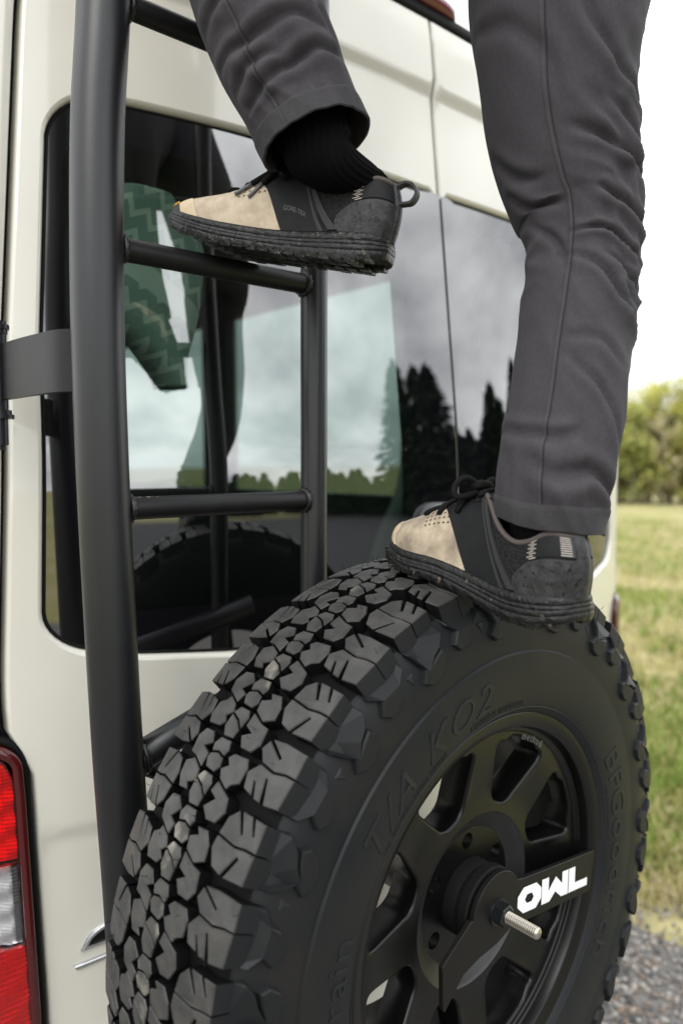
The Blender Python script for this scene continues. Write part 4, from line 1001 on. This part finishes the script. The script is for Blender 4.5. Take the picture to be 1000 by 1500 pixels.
lf_ = [(.07, .05, -70, 70, .0065, 20, 1.3, 0), (.14, .05, -40, 60, .005, 18, -1.2, 5), (.03, .03, -100, 60, .003, 22, .6, 8), (.11, .06, -130, 50, .004, 16, 1.0, 3)]
lc = [([(-170, .095), (-120, .085), (-70, .085), (-25, .07)], .004, .006), ([(-150, .045), (-100, .052), (-60, .055), (-20, .05)], .0045, .006), ([(-165, .135), (-110, .13), (-60, .115), (-15, .12)], .004, .007), ([(-90, .10), (-50, .11), (-10, .14)], .003, .005), ([(-160, .065), (-120, .068), (-95, .062)], .0028, .005), ([(-60, .16), (-20, .17)], .003, .006)]
legL, CL_, ringsL = leg_part(LLv, 4.7, 236, lf_, (-.004, .004), lc, False)
# hips
mb = MB(); hp = [((.575, .385, .74), .155, .115), ((.575, .375, .82), .165, .120), ((.575, .365, .90), .155, .112), ((.575, .36, .96), .150, .108)]
mb.loft([[(c_[0] + a * math.cos(q), c_[1] + b_ * math.sin(q), c_[2]) for q in [k_ * math.pi / 24 for k_ in range(48)]] for c_, a, b_ in hp], cap0=True, cap1=True); mb.build('trouser_seat', M['trousers'], per)
# the body under the clothes, one continuous skin
def body():
    J = {'pel': (.575, .37, .86), 'wai': (.575, .365, 1.0), 'che': (.565, .40, 1.22), 'nec': (.56, .43, 1.40), 'hd1': (.56, .45, 1.48), 'hd2': (.56, .46, 1.58), 'hd3': (.56, .45, 1.66),
         'lhip': (.50, .38, .79), 'lkn': (.467, .665, .58), 'lan': (.508, .595, .285), 'rhip': (.64, .38, .79), 'rkn': (.697, .445, .31), 'rcf': (.692, .426, .19), 'rsn': (.640, .407, .06), 'lcf': (.470, .640, .42), 'ran': (.604, .405, -.055),
         'lsh': (.40, .42, 1.33), 'lel': (.33, .58, 1.16), 'lwr': (.385, .80, 1.02), 'lhd': (.40, .85, 1.0), 'rsh': (.73, .41, 1.33), 'rel': (.78, .60, 1.18), 'rwr': (.69, .80, 1.02), 'rhd': (.66, .84, .99)}
    r = {'pel': .12, 'wai': .11, 'che': .125, 'nec': .055, 'hd1': .07, 'hd2': .085, 'hd3': .05, 'lhip': .075, 'lkn': .045, 'lan': .033, 'rhip': .075, 'rkn': .040, 'rcf': .036, 'rsn': .032, 'lcf': .036, 'ran': .030, 'lsh': .05, 'lel': .038, 'lwr': .026, 'lhd': .03, 'rsh': .05, 'rel': .038, 'rwr': .026, 'rhd': .03}
    Ed = [('pel', 'wai'), ('wai', 'che'), ('che', 'nec'), ('nec', 'hd1'), ('hd1', 'hd2'), ('hd2', 'hd3'), ('pel', 'lhip'), ('lhip', 'lkn'), ('lkn', 'lcf'), ('lcf', 'lan'), ('pel', 'rhip'), ('rhip', 'rkn'), ('rkn', 'rcf'), ('rcf', 'rsn'), ('rsn', 'ran'), ('che', 'lsh'), ('lsh', 'lel'), ('lel', 'lwr'), ('lwr', 'lhd'), ('che', 'rsh'), ('rsh', 'rel'), ('rel', 'rwr'), ('rwr', 'rhd')]
    def skin(name, keys, m, k_, parent):
        ks = [q for q in J if q in keys]; off = Vector((0, 0, EYE)) - ORG['person']
        me = bpy.data.meshes.new(name); me.from_pydata([tuple(Vector(J[q]) + off) for q in ks], [(ks.index(a), ks.index(b_)) for a, b_ in Ed if a in keys and b_ in keys], []); me.materials.append(m)
        o = bpy.data.objects.new(name, me); COL.objects.link(o); o.parent = parent; md = o.modifiers.new('skin', 'SKIN'); sv = me.skin_vertices[0].data
        for i, q in enumerate(ks): sv[i].radius = (r[q] * k_, r[q] * k_); sv[i].use_root = (i == 0)
        md.use_smooth_shade = True; s2 = o.modifiers.new('sub', 'SUBSURF'); s2.levels = 2; s2.render_levels = 2; return o
    skin('body', set(J), M['skin'], 1, per)
    skin('jacket', {'wai', 'che', 'lsh', 'lel', 'lwr', 'rsh', 'rel', 'rwr'}, M['jacket'], 1.22, per)
body()

# ------------------------------------------------------------------ shoes
SL = .292
WB = [(0, .0075), (.003, .0175), (.010, .0255), (.03, .0325), (.06, .0335), (.10, .0315), (.14, .0345), (.18, .0415), (.215, .0455), (.245, .0430), (.268, .0345), (.282, .0235), (.289, .0135), (.292, .003)]
CT = [(0, 0), (.08, .0), (.16, .003), (.22, .004), (.26, -.003), (.292, -.010)]       # centreline, + = inner side
ZB = [(0, .010), (.02, .002), (.05, .0), (.20, .0), (.24, .005), (.27, .012), (.292, .022)]
ZS = [(0, .036), (.03, .033), (.10, .027), (.16, .0245), (.22, .026), (.26, .031), (.28, .036), (.292, .040)]
ZT = [(0, .096), (.012, .098), (.025, .096), (.045, .087), (.065, .083), (.085, .090), (.105, .108), (.118, .114), (.13, .110), (.16, .095), (.19, .080), (.22, .068), (.25, .059), (.27, .053), (.283, .047), (.292, .0415)]
WT = [(0, .006), (.004, .014), (.015, .0215), (.035, .0255), (.07, .0275), (.095, .0255), (.112, .018), (.128, .008), (.142, .002), (.16, 0), (.292, 0)]
def shoe(root_name, heel, yaw, pitch, roll, mirror, label, K=.872, bend=0):
    """heel = the sole's rearmost ground point; local x forward, y to the foot's left when mirror=1"""
    yw, pt_ = R(yaw), R(pitch); fx = Vector((math.sin(yw) * math.cos(pt_), math.cos(yw) * math.cos(pt_), math.sin(pt_)))
    lft = Vector((-math.cos(yw), math.sin(yw), 0)); up = fx.cross(lft); rr = R(roll); lft, up = lft * math.cos(rr) + up * math.sin(rr), up * math.cos(rr) - lft * math.sin(rr)
    H = Vector(heel); sgn = mirror
    def T(x, y, z): return H + (fx * x + lft * (y * sgn) + up * (z + bend * sm(.05, .19, x))) * K
    par = mk('shoe', [], [], M['mesh'], per); par['label'] = label
    def U(x, v, side, n=0):
        """point on the upper; v 0 = welt, 1 = top; side +1 outer, -1 inner"""
        def raw(x, v):
            wb = smooth_tab(WB, x) - .0015; wt = min(smooth_tab(WT, x), wb * .9); zs = smooth_tab(ZS, x) - .003; zt = smooth_tab(ZT, x); a = v * math.pi / 2
            bl = sm(.095, .165, x)
            y = wt + (wb - wt) * max(0, math.cos(a)) ** (.8 - .18 * bl); z = zs + (zt - zs) * (math.sin(a) * (.35 + .65 * bl) + .65 * v * (1 - bl))
            return Vector((x + ((-.0045 * math.sin(v * 3.6) + .005 * v) * sm(.05, 0, x)), side * y - smooth_tab(CT, x), z))
        p = raw(x, v)
        if n:
            e = .002; dx_ = raw(min(x + e, .2915), v) - raw(max(x - e, .0005), v); dv = raw(x, min(v + .02, 1)) - raw(x, max(v - .02, 0)); nn = dv.cross(dx_) * side
            if nn.length > 1e-12: nn.normalize(); p = p + nn * n * (1 if True else -1)
        return T(*p)
    def orient(side): return -side * sgn
    def patch(name, xa, xb, va, vb, n, m, sides=(1, -1), nu=24, nv=14, parent=par, thick=True):
        for side in sides:
            g_ = []
            for j in range(nv + 1):
                v_ = va + (vb - va) * j / nv; row = []
                a, b_ = (xa(v_) if callable(xa) else xa), (xb(v_) if callable(xb) else xb)
                for i in range(nu + 1): row.append((a + (b_ - a) * i / nu, v_))
                g_.append(row)
            mb = MB(); rings = []
            P = [[U(x, v_, side, n) for x, v_ in row] for row in g_]
            mb.loft(P, closed=False)
            if thick:
                loop = [(0, i) for i in range(nu)] + [(j, nu) for j in range(nv)] + [(nv, i) for i in range(nu, 0, -1)] + [(j, 0) for j in range(nv, 0, -1)]
                mb.loft([[P[j][i] for j, i in loop], [U(g_[j][i][0], g_[j][i][1], side, -.0012) for j, i in loop]])
            mb.build(name, m, parent, angle=50)
    # base upper
    mb = MB()
    for side in (1, -1):
        xs_ = [.0006, .002, .004, .007, .011] + [.016 + i * .0055 for i in range(50)] + [.2885, .2905, .2918]
        xs_ = [x for x in xs_ if x < .2919]
        mb.loft([[U(x, v_, side) for v_ in [k_ / 18 for k_ in range(19)]] for x in xs_], closed=False)
    mb.build('upper', M['mesh'], par)
    # tan forefoot, toe cap, bumper
    bnd = lambda v_: .126 + .062 * v_ ** .9
    dirty = M['tan_dirty'] if mirror < 0 else M['tan']
    patch('forefoot_panel', bnd, lambda v_: .2905 - .004 * v_, 0, .995, .0012, dirty, nu=40, nv=20)
    patch('toe_cap', lambda v_: .238 + .034 * v_ + (.006 * math.sin(v_ * 9) if mirror < 0 else 0), lambda v_: .2912 - .003 * v_, 0, .97, .0022, M['tan_cap'], nu=16, nv=14)
    patch('toe_bumper', lambda v_: .268 + .018 * sm(0, .9, v_), .2916, 0, .86, .0034, M['sole'], nu=10, nv=12)
    patch('toe_mark', .2795, .2868, .34, .60, .0046, M['yellow'], sides=(1,), nu=5, nv=5)
    # black midfoot panel and straps
    patch('midfoot_panel', lambda v_: .072 + .034 * v_, lambda v_: bnd(v_) - .0005, .0, .93, .0007, M['panel'], nu=18, nv=16)
    patch('side_strap', lambda v_: .048 + .066 * v_, lambda v_: .060 + .064 * v_, .10, .95, .0020, M['strap'], nu=4, nv=20)
    patch('side_strap', lambda v_: .068 + .058 * v_, lambda v_: .0745 + .055 * v_, .06, .95, .0014, M['strap'], nu=3, nv=20)
    # heel counter
    patch('heel_counter', .0008, lambda v_: .060 - .018 * abs((v_ - .25) / .3) ** 2.0, .03, .56, .0024, M['counter'], nu=22, nv=12)
    patch('collar_lining', .001, lambda v_: .034 + .01 * (1 - v_), .60, .985, .0010, M['panel'], nu=12, nv=8)
    for k_ in range(9):
        v_ = .60 + k_ * .04; patch('zigzag_stitch', .037 + (.003 if k_ % 2 else 0) - .004, .041 + (.003 if k_ % 2 else 0), v_, v_ + .014, .0016, M['stitch'], sides=(1, -1), nu=2, nv=1, thick=False)
    # heel seam closing the back
    mb = MB(); rg = []
    for k_ in range(15):
        v_ = k_ / 14; a, b_ = U(.0008, v_, 1, .0026), U(.0008, v_, -1, .0026); m1 = (a + b_) / 2 - fx * .0028; rg.append([a + fx * .003, a, (a + m1) / 2 - fx * .0008, m1, (b_ + m1) / 2 - fx * .0008, b_, b_ + fx * .003])
    mb.loft(rg, closed=False); mb.build('heel_seam', M['counter'], par)
    # collar piping
    mb = MB(); cp = []
    for side in (1, -1):
        q = [U(x, 1, side) for x in ([.0008, .004, .009] + [.016 + i * .005 for i in range(23)])]; cp.append(q)
    mb.tube(list(reversed(cp[0])) + cp[1], .0026, 10); mb.build('collar_piping', M['piping'], par)
    # perforations on the forefoot
    mb = MB()
    for side in (1, -1):
        for i in range(6):
            for j in range(5):
                x = .160 + i * .0065 + j * .0012; v_ = .46 + j * .075
                c_ = U(x, v_, side, .0016); e1 = (U(x + .002, v_, side, .0016) - c_); e2 = (U(x, v_ + .03, side, .0016) - c_); mb.add([c_ - e1 * .9, c_ + e1 * .9 - e2 * .3, c_ + e1 * .3 + e2 * .75], [(0, 1, 2)])
    mb.build('perforations', M['rubber'], par, smooth=False)['kind'] = 'stuff'
    # tongue
    mb = MB(); rg = []
    for i in range(12):
        x = .165 - i * .0058; z = smooth_tab(ZT, x) + .003 + .014 * sm(.125, .10, x) ; wd = .014 + .008 * i / 11; cy = -smooth_tab(CT, x)
        rg.append([T(x - .001 * abs(k_), cy + wd * k_ / 4, z - .00045 * k_ * k_) for k_ in range(-4, 5)])
    mb.loft(rg, closed=False); mb.loft([[p - up * .005 for p in r_] for r_ in rg], closed=False); mb.build('tongue', M['mesh'], par)
    # laces
    mb = MB()
    for i in range(8):
        x = .120 + i * .0125; pts_ = []
        for k_ in range(9):
            u = -1 + k_ / 4; side = 1 if u >= 0 else -1; v_ = 1 - abs(u) * (.40 if i < 6 else .30); xx = x + (.006 * u if i % 2 else -.006 * u)
            p = U(xx, v_, side, .0034) if smooth_tab(WT, xx) < .006 else T(xx, -smooth_tab(CT, xx) + u * .019, smooth_tab(ZT, xx) + .006 - .006 * u * u); pts_.append(p)
        mb.tube(pts_, .0023, 8)
    mb.build('laces', M['lace'], par)
    mb = MB(); kx = .142; base = Vector((kx, -smooth_tab(CT, kx), smooth_tab(ZT, kx) + .008))
    for q in ([(0, 0, 0), (.004, .020, .010), (.010, .034, -.004), (.012, .038, -.020), (.002, .032, -.014), (0, 0, 0)], [(0, 0, 0), (.006, -.016, .012), (.010, -.030, .004), (.006, -.034, -.008), (0, -.02, -.006), (0, 0, 0)]):
        mb.tube(catmull([T(*(base + Vector(p))) for p in q], 24), .0032, 8)
    mb.tube(catmull([T(*(base + Vector(p))) for p in [(0, 0, 0), (-.004, .008, .006), (-.006, -.004, .008), (.002, -.008, .004), (.004, .004, .006)]], 20), .0042, 8); mb.build('lace_bow', M['lace'], par)
    mb = MB(); tips = MB()
    for (dx_, yy, vv) in ((.050, .030, .50), (.030, .034, .40)):
        e = U(kx + dx_ + .006, vv, 1, .004); m1 = U(kx + dx_ * .45, .76, 1, .006); b0 = T(*base); c_ = catmull([b0, (b0 + m1) / 2 + up * .004, m1, e], 22); mb.tube(c_[:19], .0029, 8); tips.tube(c_[18:], .0019, 8)
    mb.build('lace_end', M['lace'], par); tips.build('lace_tip', M['grey_print'], par)
    # pull loop
    mb = MB(); lp = catmull([T(.006, 0, .094), T(-.004, 0, .101), T(-.015, 0, .100), T(-.021, 0, .091), T(-.017, 0, .081), T(-.008, 0, .078), T(.004, 0, .076)], 26)
    rg = []
    for i, p in enumerate(lp):
        tdir = (lp[min(i + 1, 26)] - lp[max(i - 1, 0)]).normalized(); nn = tdir.cross(lft).normalized() * .0012; ww = lft * .0058; rg.append([p - ww - nn, p + ww - nn, p + ww + nn, p - ww + nn])
    mb.loft(rg, cap0=True, cap1=True)
    if mirror > 0: mb.build('pull_loop', M['strap'], par, angle=40)
    else:
        patch('pull_tab', .0012, .009, .60, .97, .0026, M['strap'], nu=4, nv=8)
        for k_ in range(9): patch('tab_stripe', .0024, .0085, .62 + k_ * .037, .632 + k_ * .037, .0031, M['stitch'], sides=(-1,), nu=2, nv=1, thick=False)
    # sole: grooved midsole and lugged outsole
    def sole_ring(off, zf):
        o1 = []; xs_ = [.0] + [.004, .012, .022] + [.035 + i * .0125 for i in range(19)] + [.272, .281, .287, .2912]
        for side in (1, -1):
            for x in (xs_ if side > 0 else xs_[::-1]):
                wv = max(.004, smooth_tab(WB, x) + off); ex = -.004 * sm(.02, 0, x) * (off > 0); o1.append(T(x + (off * .9 * sm(.27, .292, x) - off * .9 * sm(.02, 0, x)), side * wv - smooth_tab(CT, x), zf(x)))
        return o1
    zb = lambda x: smooth_tab(ZB, x); zs = lambda x: smooth_tab(ZS, x)
    prof = [(-.006, 1.10), (.0003, 1.07), (.0022, 1.0), (.0030, .90), (.0036, .78), (.0031, .755), (.0040, .73), (.0046, .62), (.0041, .60), (.0049, .575), (.0052, .42), (.0045, .39), (.0052, .36), (.0050, .20), (.0040, .07), (-.004, .05)]
    mb = MB(); mb.loft([sole_ring(o_, (lambda x, k_=k_: zb(x) + (zs(x) - zb(x)) * k_)) for o_, k_ in prof], cap0=True, cap1=True); sole = mb.build('sole', M['sole'], par, angle=55)
    mb = MB(); rnd = random.Random(3)
    n = 17
    for i in range(n):
        x = .008 + i * (.276 / n); ln = .0138 + rnd.uniform(-.0012, .001)
        for side in (1, -1):
            wv = smooth_tab(WB, x + ln / 2) + .0052; wi = wv - .016; c_ = -smooth_tab(CT, x); z0 = zb(x + ln / 2) + .0006 - .0008 * (i % 2); z1 = zb(x + ln / 2) + (.0075 if i % 3 else .0115)
            q = []
            for zz_ in (z0, z1):
                k_ = .0 if zz_ == z0 else .001
                q += [T(x, side * wi + c_, zz_), T(x, side * (wv - .0012 + k_) + c_, zz_), T(x + ln, side * (wv - .0012 + k_) + c_, zz_), T(x + ln, side * wi + c_, zz_)]
            mb.add(q, [(0, 1, 2, 3), (4, 7, 6, 5), (0, 4, 5, 1), (1, 5, 6, 2), (2, 6, 7, 3), (3, 7, 4, 0)])
    for i in range(14):
        for y in (-.013, .013):
            x = .03 + i * .017; mb.add([T(x + a * .006, y + b_ * .006, zb(x) + .004 - (.004 if k_ else 0)) for k_ in (1, 0) for a, b_ in ((-1, -1), (1, -1), (1, 1), (-1, 1))], [(3, 2, 1, 0), (0, 1, 5, 4), (1, 2, 6, 5), (2, 3, 7, 6), (3, 0, 4, 7)])
    mb.build('outsole_lugs', M['sole'], par, smooth=False)['kind'] = 'stuff'
    # print on the panel and on the heel
    def print_text(body, size, x0, v0, vk, side, n, m, name, rot=0):
        v, f = text_mesh(body, size); mb = MB(); o_ = []
        for tx, ty, tz in v:
            # reading direction runs from toe to heel on the outer side of the left shoe
            xx = x0 - tx * 1.0; o_.append(U(min(max(xx + rot * ty, .001), .29), v0 + ty * vk - rot * tx * 3, side, n))
        mk(name, o_, f, m, par, smooth=False)
    if mirror > 0:
        print_text('GORE-TEX', .0066, .131, .24, 11, 1, .0014, M['grey_print'], 'lettering', .12)
    print_text('Danner', .0115, .040, .22, 8, 1 if mirror > 0 else -1, .0030, M['strap'], 'lettering')
    return T
TL = shoe('shoe', (.555, .567, .1930), -26.6, 12.3, 0, 1, 'tan and black trail shoe on the ladder rung')
TR = shoe('shoe', (.5850, .3575, -.1500), 7.4, 3.4, 0, -1, 'tan and black trail shoe on top of the tyre', bend=.025)
# socks
def sock(T, leg_pts, name):
    base = [T(.055, 0, .045), T(.055, 0, .075), T(.056, 0, .095)]
    pts_ = catmull(base + [Vector(p) for p in leg_pts], 40); mb = MB(); rg = []
    n = len(pts_)
    for i, p in enumerate(pts_):
        u = i / (n - 1); t_ = (pts_[min(i + 1, n - 1)] - pts_[max(i - 1, 0)]).normalized(); fdir = (T(1, 0, 0) - T(0, 0, 0)).normalized(); e1 = (fdir - t_ * fdir.dot(t_)).normalized(); e2 = t_.cross(e1)
        a = .033 + .001 * sm(0, .35, u) + .004 * sm(.5, 1, u); b_ = .0175 + .0115 * sm(.30, .75, u)
        rg.append([p + e1 * (a + .0012 * noise.noise(Vector((q * 2, u * 14, 0))) + .00045 * math.cos(q * 24)) * math.cos(q) + e2 * (b_ + .00045 * math.cos(q * 24)) * math.sin(q) for q in [k_ * math.pi / 96 for k_ in range(192)]])
    mb.loft(rg, cap0=True, cap1=True); mb.build('sock', M['sock'], per)
sock(TL, [CL_[0] - (CL_[6] - CL_[0]).normalized() * .02, CL_[12], CL_[40]], 'sock')
sock(TR, [CR_[0] - Vector((0, 0, .012)), CR_[14], CR_[40]], 'sock')
